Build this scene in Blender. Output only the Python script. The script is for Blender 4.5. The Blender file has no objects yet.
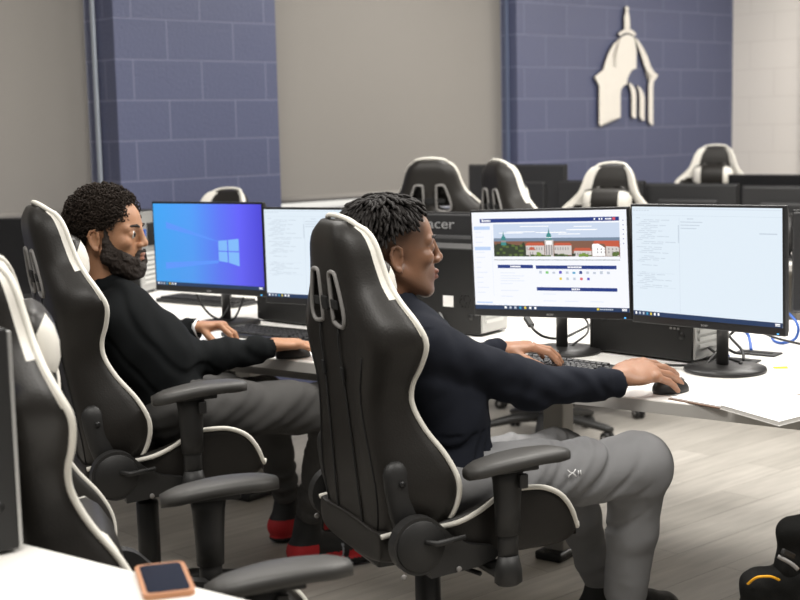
import bpy, bmesh, math, random
import numpy as np
from mathutils import Vector, Matrix, Euler
random.seed(7)
PI = math.pi
scene = bpy.context.scene
COL = scene.collection

# ------------------------------------------------------------ camera
cam_d = bpy.data.cameras.new('camera')
cam_d.sensor_width = 36.0
cam_d.lens = 1353.0 * 36.0 / 800.0
cam_d.clip_start = 0.05
cam_d.dof.use_dof = True
cam_d.dof.focus_distance = 3.45
cam_d.dof.aperture_fstop = 4.0
cam = bpy.data.objects.new('camera', cam_d)
COL.objects.link(cam)
_roll = math.atan(.0218)
_pitch = math.atan(173 / 1353.0)
_F = Vector((0, math.cos(_pitch), -math.sin(_pitch)))
_U0 = Vector((1, 0, 0)).cross(_F)
_c, _s = math.cos(_roll), math.sin(_roll)
_R = Vector((1, 0, 0)) * _c - _U0 * _s
_U = Vector((1, 0, 0)) * _s + _U0 * _c
cam.matrix_world = Matrix(((_R.x, _U.x, -_F.x, 0), (_R.y, _U.y, -_F.y, 0), (_R.z, _U.z, -_F.z, 1.445), (0, 0, 0, 1)))
scene.camera = cam

# ------------------------------------------------------------ light and exposure
scene.view_settings.view_transform = 'Standard'
scene.view_settings.look = 'None'
scene.view_settings.gamma = 1.0
scene.view_settings.use_curve_mapping = False
scene.view_settings.exposure = 0.0
world = bpy.data.worlds.new('world')
scene.world = world
world.use_nodes = True
world.node_tree.nodes['Background'].inputs[0].default_value = (1.0, .97, .93, 1)
world.node_tree.nodes['Background'].inputs[1].default_value = 0.16

def area(name, loc, sx, sy, power, rz=0, col=(1, .965, .91)):
    l = bpy.data.lights.new(name, 'AREA')
    l.shape = 'RECTANGLE'; l.size = sx; l.size_y = sy; l.energy = power; l.color = col
    o = bpy.data.objects.new(name, l); COL.objects.link(o)
    o.location = loc; o.rotation_euler = (0, 0, rz)
    return o
ROW = math.atan2(-.592, .806)
for i, (x, y, p) in enumerate([(-.6, 1.9, 50), (1.7, 2.4, 60), (.75, 4.3, 64), (-1.0, 4.9, 45), (2.4, 5.2, 62), (.9, 6.9, 50), (3.0, 8.0, 65), (-2.6, 3.2, 18)]):
    area('ceiling_panel_light', (x, y, 3.0), 1.2, .9, p, ROW)

# ------------------------------------------------------------ materials
MATS = {}
def mat(name, color, rough=.5, metal=0., bump=0., bscale=60., var=0., spec=.5, coat=0., sheen=0., emit=None, es=1., noise_detail=3., stretch=None, tone=False):
    if name in MATS: return MATS[name]
    m = bpy.data.materials.new(name); m.use_nodes = True
    nt = m.node_tree; N = nt.nodes; L = nt.links
    b = N['Principled BSDF']
    b.inputs['Base Color'].default_value = (*color, 1)
    b.inputs['Roughness'].default_value = rough
    b.inputs['Metallic'].default_value = metal
    b.inputs['Specular IOR Level'].default_value = spec
    b.inputs['Coat Weight'].default_value = coat
    b.inputs['Sheen Weight'].default_value = sheen
    if emit is not None:
        b.inputs['Emission Color'].default_value = (*emit, 1)
        b.inputs['Emission Strength'].default_value = es
    tc = N.new('ShaderNodeTexCoord')
    mp = N.new('ShaderNodeMapping'); L.new(tc.outputs['Object'], mp.inputs[0])
    if stretch: mp.inputs['Scale'].default_value = stretch
    nz = N.new('ShaderNodeTexNoise'); nz.inputs['Scale'].default_value = bscale; nz.inputs['Detail'].default_value = noise_detail
    L.new(mp.outputs[0], nz.inputs['Vector'])
    src = None
    if tone:
        at = N.new('ShaderNodeAttribute'); at.attribute_name = 'tone'
        mt = N.new('ShaderNodeMixRGB'); mt.blend_type = 'MULTIPLY'; mt.inputs[0].default_value = 1
        mt.inputs[1].default_value = (*color, 1); L.new(at.outputs['Color'], mt.inputs[2])
        src = mt.outputs[0]
    if var > 0:
        cr = N.new('ShaderNodeMapRange'); cr.inputs[1].default_value = .25; cr.inputs[2].default_value = .75
        cr.inputs[3].default_value = 1 - var; cr.inputs[4].default_value = 1 + var
        L.new(nz.outputs['Fac'], cr.inputs[0])
        mx = N.new('ShaderNodeMixRGB'); mx.blend_type = 'MULTIPLY'; mx.inputs[0].default_value = 1
        mx.inputs[1].default_value = (*color, 1)
        if src: L.new(src, mx.inputs[1])
        L.new(cr.outputs[0], mx.inputs[2]); src = mx.outputs[0]
    if src: L.new(src, b.inputs['Base Color'])
    if bump > 0:
        bp = N.new('ShaderNodeBump'); bp.inputs['Strength'].default_value = bump; bp.inputs['Distance'].default_value = .002
        L.new(nz.outputs['Fac'], bp.inputs['Height']); L.new(bp.outputs[0], b.inputs['Normal'])
    MATS[name] = m
    return m
def emat(name, color, s=1.0):
    if name in MATS: return MATS[name]
    m = bpy.data.materials.new(name); m.use_nodes = True
    nt = m.node_tree; b = nt.nodes['Principled BSDF']
    b.inputs['Base Color'].default_value = (.01, .01, .01, 1); b.inputs['Roughness'].default_value = .35
    b.inputs['Emission Color'].default_value = (*color, 1); b.inputs['Emission Strength'].default_value = s
    MATS[name] = m
    return m
def srgb(r, g, b):
    f = lambda c: (c / 255 / 12.92) if c / 255 <= .04045 else ((c / 255 + .055) / 1.055) ** 2.4
    return (f(r), f(g), f(b))

BLACK_LEATHER = mat('black_leather', (.0145, .0125, .0105), .45, spec=.4, bump=.25, bscale=220, var=.12)
WHITE_LEATHER = mat('white_leather', (.80, .77, .70), .45, bump=.2, bscale=220)
WHITE_PIPING = mat('white_piping', (.82, .79, .71), .5)
BLACK_PLASTIC = mat('black_plastic', (.018, .0175, .017), .5, bump=.15, bscale=400)
GREY_RIM = mat('grey_plastic_rim', (.26, .25, .24), .4)
PAD_PLASTIC = mat('armrest_rubber', (.046, .044, .041), .5, bump=.1, bscale=300)
BLACK_METAL = mat('black_metal', (.02, .02, .02), .35, metal=.3)
STRAP = mat('black_webbing', (.008, .008, .008), .8, bump=.4, bscale=500)
MON_PLASTIC = mat('monitor_plastic', (.016, .016, .017), .35, bump=.05, bscale=300)
MON_BACK = mat('monitor_back_plastic', (.03, .03, .031), .38, bump=.15, bscale=260)
STAND = mat('stand_plastic', (.025, .024, .024), .38)
LOGO_GREY = mat('logo_grey', (.35, .35, .35), .4)
WHITE_TOP = mat('white_laminate', (.90, .88, .84), .38, var=.015, bscale=4)
DESK_EDGE = mat('grey_desk_edge', (.55, .53, .50), .5)
DESK_METAL = mat('grey_desk_steel', (.33, .32, .30), .45)
PC_BLACK = mat('pc_black_steel', (.010, .010, .010), .5, bump=.1, bscale=300)
PC_STEEL = mat('pc_rear_steel', (.5, .5, .49), .35, metal=.6)
KEY_BLACK = mat('key_plastic', (.028, .028, .029), .35)
CABLE_BLACK = mat('cable_black', (.012, .012, .012), .5)
CABLE_BLUE = mat('cable_blue', (.02, .10, .42), .45)
CABLE_GREY = mat('cable_grey', (.25, .25, .25), .5)
PAPER = mat('paper_white', (.92, .91, .89), .7)

# ------------------------------------------------------------ mesh helpers
class MB:
    def __init__(self):
        self.v = []; self.f = []; self.m = []; self.sm = []
    def add(self, vs, fs, mi=0, M=None, smooth=False):
        o = len(self.v)
        for p in vs:
            p = Vector(p)
            self.v.append(tuple(M @ p) if M is not None else tuple(p))
        for q in fs:
            self.f.append(tuple(o + i for i in q)); self.m.append(mi); self.sm.append(smooth)
        return self
    def box(self, c, s, mi=0, rot=None, bev=0.0, seg=2, M=None):
        bm = bmesh.new(); bmesh.ops.create_cube(bm, size=1)
        for v in bm.verts: v.co = Vector((v.co.x * s[0], v.co.y * s[1], v.co.z * s[2]))
        if bev > 0: bmesh.ops.bevel(bm, geom=bm.edges[:], offset=min(bev, min(s) * .49), segments=seg, affect='EDGES', profile=.5)
        T = Matrix.Translation(Vector(c))
        if rot: T = T @ Euler(rot).to_matrix().to_4x4()
        if M is not None: T = M @ T
        bm.verts.index_update()
        self.add([v.co[:] for v in bm.verts], [[v.index for v in f.verts] for f in bm.faces], mi, T)
        bm.free(); return self
    def tube(self, path, r, n=8, mi=0, closed=False, cap=True, flat=1.0, up=None, M=None):
        P = [Vector(p) for p in path]; k = len(P)
        rr = r if isinstance(r, (list, tuple)) else [r] * k
        vs = []; prev = None
        for i in range(k):
            if closed: t = P[(i + 1) % k] - P[i - 1]
            else: t = P[min(i + 1, k - 1)] - P[max(i - 1, 0)]
            if t.length < 1e-9: t = Vector((0, 0, 1))
            t.normalize()
            if prev is None:
                a = Vector(up) if up else (Vector((0, 0, 1)) if abs(t.z) < .9 else Vector((1, 0, 0)))
                nrm = (a - t * a.dot(t)).normalized()
            else:
                nrm = prev - t * prev.dot(t)
                if nrm.length < 1e-6: nrm = prev
                nrm.normalize()
            prev = nrm; b = t.cross(nrm)
            for j in range(n):
                an = 2 * PI * j / n
                vs.append(P[i] + nrm * math.cos(an) * rr[i] * flat + b * math.sin(an) * rr[i])
        fs = []
        for i in range(k if closed else k - 1):
            for j in range(n):
                a = i * n + j; b2 = i * n + (j + 1) % n
                c = ((i + 1) % k) * n + (j + 1) % n; d = ((i + 1) % k) * n + j
                fs.append((a, b2, c, d))
        if cap and not closed:
            fs.append(tuple(reversed(range(n)))); fs.append(tuple((k - 1) * n + j for j in range(n)))
        return self.add(vs, fs, mi, M, True)
    def lathe(self, prof, n=24, mi=0, M=None):
        vs = []; fs = []
        for (r, z) in prof:
            for j in range(n):
                a = 2 * PI * j / n; vs.append((r * math.cos(a), r * math.sin(a), z))
        for i in range(len(prof) - 1):
            for j in range(n):
                fs.append((i * n + j, i * n + (j + 1) % n, (i + 1) * n + (j + 1) % n, (i + 1) * n + j))
        fs.append(tuple(reversed(range(n)))); fs.append(tuple((len(prof) - 1) * n + j for j in range(n)))
        return self.add(vs, fs, mi, M, True)
    def prism(self, poly, t0, t1, mi=0, M=None, mi_side=None):
        """polygon in local xy extruded along z from t0 to t1"""
        n = len(poly)
        ar = sum(poly[i][0] * poly[(i + 1) % n][1] - poly[(i + 1) % n][0] * poly[i][1] for i in range(n))
        if ar < 0: poly = list(reversed(poly))
        vs = [(x, y, t0) for x, y in poly] + [(x, y, t1) for x, y in poly]
        bm = bmesh.new(); bv = [bm.verts.new((x, y, 0)) for x, y in poly]; f = bm.faces.new(bv)
        r = bmesh.ops.triangulate(bm, faces=[f]); bm.verts.index_update()
        tris = [[v.index for v in q.verts] for q in bm.faces]; bm.free()
        self.add(vs, [tuple(i + n for i in q) for q in tris] + [tuple(reversed(q)) for q in tris], mi, M)
        self.add(vs, [(i, (i + 1) % n, (i + 1) % n + n, i + n) for i in range(n)], mi if mi_side is None else mi_side, M)
        return self
    def quad(self, a, b, c, d, mi=0): return self.add([a, b, c, d], [(0, 1, 2, 3)], mi)
    def build(self, name, mats, parent=None, smooth=None, loc=None, angle=40, merge=False):
        me = bpy.data.meshes.new(name)
        me.from_pydata([tuple(v) for v in self.v], [], self.f)
        if not isinstance(mats, (list, tuple)): mats = [mats]
        for m in mats: me.materials.append(m)
        me.polygons.foreach_set('material_index', self.m)
        me.polygons.foreach_set('use_smooth', [True] * len(self.f) if smooth else self.sm)
        me.update()
        if smooth == 'auto' or smooth is True: 
            try: me.set_sharp_from_angle(angle=math.radians(angle))
            except Exception: pass
        o = bpy.data.objects.new(name, me); COL.objects.link(o)
        if parent is not None: o.parent = parent
        if loc: o.location = loc
        return o
def empty(name, loc, rz=0.):
    o = bpy.data.objects.new(name, None); COL.objects.link(o)
    o.empty_display_size = .05; o.location = loc; o.rotation_euler = (0, 0, rz); return o
def tag(o, label=None, cat=None, group=None, kind=None):
    if label: o['label'] = label
    if cat: o['category'] = cat
    if group: o['group'] = group
    if kind: o['kind'] = kind
    return o
KIDS = {}
def copy_tree(o, parent=None):
    c = o.copy(); COL.objects.link(c)
    if parent is not None: c.parent = parent
    for ch in list(o.children): copy_tree(ch, c)
    return c
def smooth_path(pts, n=8, closed=False):
    P = [Vector(p) for p in pts]; k = len(P); out = []
    for i in range(k if closed else k - 1):
        g = lambda j: P[j % k] if closed else P[max(0, min(k - 1, j))]
        p0, p1, p2, p3 = g(i - 1), g(i), g(i + 1), g(i + 2)
        for j in range(n):
            t = j / n
            out.append(.5 * ((2 * p1) + (p2 - p0) * t + (2 * p0 - 5 * p1 + 4 * p2 - p3) * t * t + (3 * p1 - p0 - 3 * p2 + p3) * t ** 3))
    if not closed: out.append(P[-1])
    return out
def cr(xs, ys, t):
    """smooth interpolation through table"""
    n = len(xs)
    if t <= xs[0]: return ys[0]
    if t >= xs[-1]: return ys[-1]
    i = max(j for j in range(n - 1) if xs[j] <= t)
    u = (t - xs[i]) / (xs[i + 1] - xs[i])
    m = lambda j: 0 if j <= 0 or j >= n - 1 else (ys[j + 1] - ys[j - 1]) / (xs[j + 1] - xs[j - 1])
    h = xs[i + 1] - xs[i]
    return ((2 * u ** 3 - 3 * u * u + 1) * ys[i] + (u ** 3 - 2 * u * u + u) * h * m(i) + (-2 * u ** 3 + 3 * u * u) * ys[i + 1] + (u ** 3 - u * u) * h * m(i + 1))
def text_polys(s, size, mb, M, mi=0, depth=.0005, bold=0.0):
    cu = bpy.data.curves.new('t', 'FONT'); cu.body = s; cu.size = size; cu.align_x = 'CENTER'; cu.align_y = 'CENTER'
    cu.offset = bold; cu.resolution_u = 3; cu.extrude = depth
    o = bpy.data.objects.new('t', cu); COL.objects.link(o)
    dg = bpy.context.evaluated_depsgraph_get(); dg.update()
    me = o.evaluated_get(dg).to_mesh()
    vs = [v.co[:] for v in me.vertices]; fs = [tuple(p.vertices) for p in me.polygons]
    mb.add(vs, fs, mi, M)
    o.evaluated_get(dg).to_mesh_clear(); bpy.data.objects.remove(o); bpy.data.curves.remove(cu)

# row frame: s runs along the desks towards the right and the camera, n runs away across the desks
D = Vector((.806, -.592, 0)); NN = Vector((.592, .806, 0))
def rp(s, n, z=0.): v = D * s + NN * n; return (v.x, v.y, z)

# ------------------------------------------------------------ the room
WA = Vector((-1.329, 6.72, 0)); WD = Vector((.7505, .6609, 0)); WN = Vector((-.6609, .7505, 0))  # along the wall, out through it
WROT = math.atan2(WD.y, WD.x)
def wall_mat(name, ca, cb, cm, bump=.6, off=(0, 0)):
    m = bpy.data.materials.new(name); m.use_nodes = True
    nt = m.node_tree; N = nt.nodes; L = nt.links; b = N['Principled BSDF']
    tc = N.new('ShaderNodeTexCoord'); sp = N.new('ShaderNodeSeparateXYZ'); L.new(tc.outputs['Object'], sp.inputs[0])
    ad = N.new('ShaderNodeMath'); ad.operation = 'ADD'; L.new(sp.outputs[0], ad.inputs[0]); L.new(sp.outputs[1], ad.inputs[1])
    cb_ = N.new('ShaderNodeCombineXYZ'); L.new(ad.outputs[0], cb_.inputs[0]); L.new(sp.outputs[2], cb_.inputs[1])
    mp = N.new('ShaderNodeMapping'); mp.inputs['Location'].default_value = (off[0], off[1], 0); L.new(cb_.outputs[0], mp.inputs[0])
    br = N.new('ShaderNodeTexBrick'); L.new(mp.outputs[0], br.inputs['Vector'])
    br.offset = .5; br.inputs['Scale'].default_value = 1; br.inputs['Mortar Size'].default_value = .004; br.inputs['Mortar Smooth'].default_value = .3
    br.inputs['Brick Width'].default_value = .40; br.inputs['Row Height'].default_value = .199
    br.inputs['Color1'].default_value = (*ca, 1); br.inputs['Color2'].default_value = (*cb, 1); br.inputs['Mortar'].default_value = (*cm, 1)
    nz = N.new('ShaderNodeTexNoise'); nz.inputs['Scale'].default_value = 70; nz.inputs['Detail'].default_value = 5; L.new(tc.outputs['Object'], nz.inputs['Vector'])
    L.new(br.outputs['Color'], b.inputs['Base Color'])
    b.inputs['Roughness'].default_value = .42
    mu = N.new('ShaderNodeMath'); mu.operation = 'MULTIPLY_ADD'; mu.inputs[1].default_value = -1.5; L.new(br.outputs['Fac'], mu.inputs[0]); L.new(nz.outputs['Fac'], mu.inputs[2])
    bp = N.new('ShaderNodeBump'); bp.inputs['Strength'].default_value = bump; bp.inputs['Distance'].default_value = .005
    L.new(mu.outputs[0], bp.inputs['Height']); L.new(bp.outputs[0], b.inputs['Normal'])
    return m
BLUE_WALL = wall_mat('blue_painted_block', srgb(80, 85, 112), srgb(78, 83, 110), srgb(110, 113, 137), off=(.045 + .1, -.012))
WHITE_WALL = wall_mat('white_painted_block', srgb(236, 230, 222), srgb(235, 229, 221), srgb(226, 219, 211), bump=.3, off=(0, -.012))

def floor_mat():
    m = bpy.data.materials.new('vinyl_plank_floor'); m.use_nodes = True
    nt = m.node_tree; N = nt.nodes; L = nt.links; b = N['Principled BSDF']
    tc = N.new('ShaderNodeTexCoord')
    mp = N.new('ShaderNodeMapping'); mp.inputs['Rotation'].default_value = (0, 0, -WROT); L.new(tc.outputs['Object'], mp.inputs[0])
    br = N.new('ShaderNodeTexBrick'); L.new(mp.outputs[0], br.inputs['Vector']); br.offset = .37
    br.inputs['Scale'].default_value = 1; br.inputs['Brick Width'].default_value = 1.2; br.inputs['Row Height'].default_value = .18
    br.inputs['Mortar Size'].default_value = .0012; br.inputs['Bias'].default_value = 0
    br.inputs['Color1'].default_value = (*srgb(184, 179, 171), 1); br.inputs['Color2'].default_value = (*srgb(168, 163, 155), 1); br.inputs['Mortar'].default_value = (*srgb(120, 112, 104), 1)
    m2 = N.new('ShaderNodeMapping'); m2.inputs['Scale'].default_value = (1.3, 14, 1); L.new(mp.outputs[0], m2.inputs[0])
    nz = N.new('ShaderNodeTexNoise'); nz.inputs['Scale'].default_value = 2.2; nz.inputs['Detail'].default_value = 6; nz.inputs['Roughness'].default_value = .6; nz.inputs['Distortion'].default_value = .15
    L.new(m2.outputs[0], nz.inputs['Vector'])
    rm = N.new('ShaderNodeMapRange'); rm.inputs[1].default_value = .3; rm.inputs[2].default_value = .7; rm.inputs[3].default_value = .80; rm.inputs[4].default_value = 1.08
    L.new(nz.outputs['Fac'], rm.inputs[0])
    mx = N.new('ShaderNodeMixRGB'); mx.blend_type = 'MULTIPLY'; mx.inputs[0].default_value = 1
    L.new(br.outputs['Color'], mx.inputs[1]); L.new(rm.outputs[0], mx.inputs[2]); L.new(mx.outputs[0], b.inputs['Base Color'])
    b.inputs['Roughness'].default_value = .5
    return m
fl = MB(); fl.box((1.5, 5, -.05), (16, 14, .1)); tag(fl.build('floor', floor_mat()), kind='structure')

SHADE = mat('grey_roller_fabric', srgb(136, 132, 127), .9, bump=.3, bscale=900, var=.04)
def wbox(mb, s0, s1, d0, d1, z0, z1, mi=0, bev=0):
    mb.box(((s0 + s1) / 2, (d0 + d1) / 2, (z0 + z1) / 2), (s1 - s0, d1 - d0, z1 - z0), mi, bev=bev)
def wobj(mb, name, mats, kind='structure', parent=None):
    o = mb.build(name, mats, parent)
    if parent is None:
        o.location = WA; o.rotation_euler = (0, 0, WROT)
    if kind: o['kind'] = kind
    return o
m = MB()   # main blue wall with two recessed windows
wbox(m, -.045, .93, 0, .42, 0, 3.1)
wbox(m, 2.785, 5.077, 0, .42, 0, 3.1)
wbox(m, -2.6, -.045, 0, .42, 0, .95)
wbox(m, .93, 2.785, 0, .42, 0, .95)
wbox(m, -2.6, -.045, .36, .42, .95, 3.1)
wbox(m, .93, 2.785, .36, .42, .95, 3.1)
wobj(m, 'wall_back', BLUE_WALL)
m = MB(); m.box((0, 0, 1.55), (6.5, .2, 3.1))
o = m.build('wall_right', WHITE_WALL); o['kind'] = 'structure'
cw = WA + WD * 5.077; o.location = cw - WN * 3.25 + WD * .1 + Vector((0, 0, 0)); o.rotation_euler = (0, 0, WROT + PI / 2)
m = MB(); m.tube([(0, 0, 0), (0, 0, 3.1)], .022, 10)
o = m.build('trim_1', mat('white_conduit', srgb(225, 218, 208), .5)); o.location = cw - WN * .62 - WD * .022; o['kind'] = 'structure'
for nme, s0, s1, dep in (('window_1', -2.5, -.045, .30), ('window_2', .93, 2.785, .15)):
    w = MB()
    wbox(w, s0, s1, dep + .03, .355, .95, 1.0, 0); wbox(w, s0, s1, dep + .03, dep + .06, 1.0, 3.1, 1)
    wobj(w, nme, [mat('sill_white', (.85, .85, .82), .5), emat('bright_pane', (1, .97, .9), .9)])
def shade(s0, s1, dep, label):
    t = empty('roller_shade', WA + WD * ((s0 + s1) / 2) + WN * dep, WROT); tag(t, label, 'window shade', 'roller shades')
    h = (s1 - s0) / 2
    a = MB(); a.box((0, 0, 2.085), (2 * h, .003, 2.03)); a.build('shade_fabric', SHADE, t)
    a = MB(); a.tube([(-h, 0, 1.055), (h, 0, 1.055)], .018, 10); a.build('hem_bar', SHADE, t)
    a = MB(); a.box((0, .0, 3.06), (2 * h, .08, .08), bev=.01); a.build('roller_tube', SHADE, t)
    return t
shade(-2.45, -.05, .28, 'grey roller shade behind the curly-haired man, left of the blue pillar')
shade(.945, 2.775, .13, 'wide grey roller shade between the blue pillar and the wall with the emblem')
for nme, s, dep in (('trim_2', -.062, .17), ('trim_3', 2.768, .07)):
    a = MB(); wbox(a, s - .006, s + .006, dep - .012, dep + .012, .96, 3.1); wobj(a, nme, mat('rail_white', (.42, .46, .52), .4) if nme == 'trim_2' else mat('rail_blue', (.13, .16, .25), .4))
# emblem on the blue wall
EMB = mat('emblem_metal', srgb(222, 217, 208), .45, metal=.0, var=.02, bscale=20)
EMB_SIDE = mat('emblem_edge', srgb(70, 62, 56), .5)
em = dict(
spire=[(3.878, 2.215), (3.899, 2.203), (3.892, 2.182), (3.907, 2.141), (3.91, 2.061), (3.855, 2.06), (3.851, 2.139), (3.866, 2.182), (3.858, 2.203)],
collar=[(3.788, 2.031), (3.83, 2.054), (3.883, 2.066), (3.936, 2.058), (3.979, 2.033), (3.958, 2.020), (3.915, 2.035), (3.883, 2.039), (3.841, 2.033), (3.804, 2.015)],
dome=[(3.794, 1.995), (3.736, 1.958), (3.684, 1.897), (3.653, 1.838), (3.633, 1.791), (3.546, 1.745), (3.591, 1.686), (3.59, 1.439), (3.605, 1.422), (3.64, 1.443), (3.683, 1.458), (3.74, 1.470), (3.809, 1.476), (3.809, 1.627), (3.819, 1.667), (3.846, 1.69), (3.878, 1.7), (3.883, 1.734), (3.91, 1.774), (3.936, 1.795), (3.979, 1.805), (3.979, 1.916), (3.968, 1.983), (3.952, 2.012), (3.915, 2.024), (3.883, 2.027), (3.846, 2.021), (3.815, 2.006), (3.794, 1.959), (3.773, 1.899), (3.762, 1.819), (3.745, 1.804), (3.722, 1.819), (3.728, 1.885), (3.758, 1.952)],
rib=[(3.963, 2.01), (4.001, 1.99), (4.055, 1.938), (4.099, 1.885), (4.132, 1.824), (4.165, 1.787), (4.215, 1.76), (4.165, 1.715), (4.16, 1.688), (4.161, 1.417), (4.139, 1.424), (4.111, 1.448), (4.11, 1.695), (4.121, 1.722), (4.154, 1.756), (4.088, 1.79), (4.066, 1.823), (4.033, 1.89), (3.99, 1.963)],
column=[(3.894, 1.711), (3.936, 1.694), (3.969, 1.66), (3.976, 1.627), (3.976, 1.471), (3.947, 1.471), (3.929, 1.485), (3.929, 1.62), (3.92, 1.66)],
column2=[(3.985, 1.691), (4.023, 1.674), (4.056, 1.64), (4.067, 1.606), (4.067, 1.452), (4.04, 1.456), (4.015, 1.477), (4.015, 1.606), (4.007, 1.654)])
t = empty('wall_emblem', WA + WD * 3.832, WROT)
tag(t, 'light metal cupola-shaped emblem mounted on the dark blue block wall', 'emblem')
RX = Matrix.Rotation(PI / 2, 4, 'X')
for k, poly in em.items():
    a = MB(); a.prism([(x - 3.88, z) for x, z in poly], .012, .026, 0, RX, 1)
    xs = [x for x, z in poly]; zs = [z for x, z in poly]
    if k in ('dome', 'rib'): a.box((-.23 if k == 'dome' else .256, -.007, 1.6), (.03, .014, .03), 1)
    a.build(k.rstrip('2'), [EMB, EMB_SIDE], t)

# ------------------------------------------------------------ desks
def desk(s0, s1, n0, n1, label, group=None, legs=True, bar=.30):
    sc_, nc = (s0 + s1) / 2, (n0 + n1) / 2; w, d = s1 - s0 - .004, n1 - n0
    t = empty('office_desk', rp(sc_, nc), ROW); tag(t, label, 'desk', group)
    a = MB(); a.box((0, 0, .722), (w, d, .036), 0, bev=.003); o = a.build('tabletop', WHITE_TOP, t)
    for q in (-1, 1): a = MB(); a.box((0, q * (d / 2 + .001), .7205), (w, .0022, .031)); a.build('edge_band', DESK_EDGE, t)
    if legs:
        for sx in (-w / 2 + .22, w / 2 - .22):
            a = MB(); a.box((sx, 0, .35), (.075, .075, .66), bev=.006); a.build('leg', DESK_METAL, t)
            a = MB(); a.box((sx, 0, .015), (.10, .16, .03), bev=.008); a.build('foot', BLACK_METAL, t)
            a = MB(); a.box((sx, 0, .69), (.06, d * .8, .028)); a.build('bracket', DESK_METAL, t)
        for sy in (-1, 1):
            a = MB(); a.box((0, sy * d * bar, .68), (w - .1, .03, .048), bev=.003); a.build('crossbar', DESK_METAL, t)
    return t
desk(-2.42, -1.03, 3.117, 4.62, 'white desk in front of the man with twisted hair', 'desks of the occupied row')
desk(-1.03, .36, 3.117, 4.62, 'white desk at the right edge of the photo holding the open notebook', 'desks of the occupied row')
desk(-3.81, -2.42, 3.117, 4.62, 'white desk in front of the curly-haired man', 'desks of the occupied row', bar=.42)
desk(-5.0, -3.81, 3.117, 4.62, 'white desk farthest left in the occupied row, by the window', 'desks of the occupied row')
desk(-4.3, -2.8, 6.42, 7.62, 'desk of the far row under the raised black monitor', 'desks of the far row')
desk(-2.8, -1.1, 6.42, 7.62, 'desk of the far row below the long line of black monitors', 'desks of the far row')
desk(-2.9, -.9, -.1, 1.449, 'white foreground desk at the lower left with a phone on it')
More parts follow.
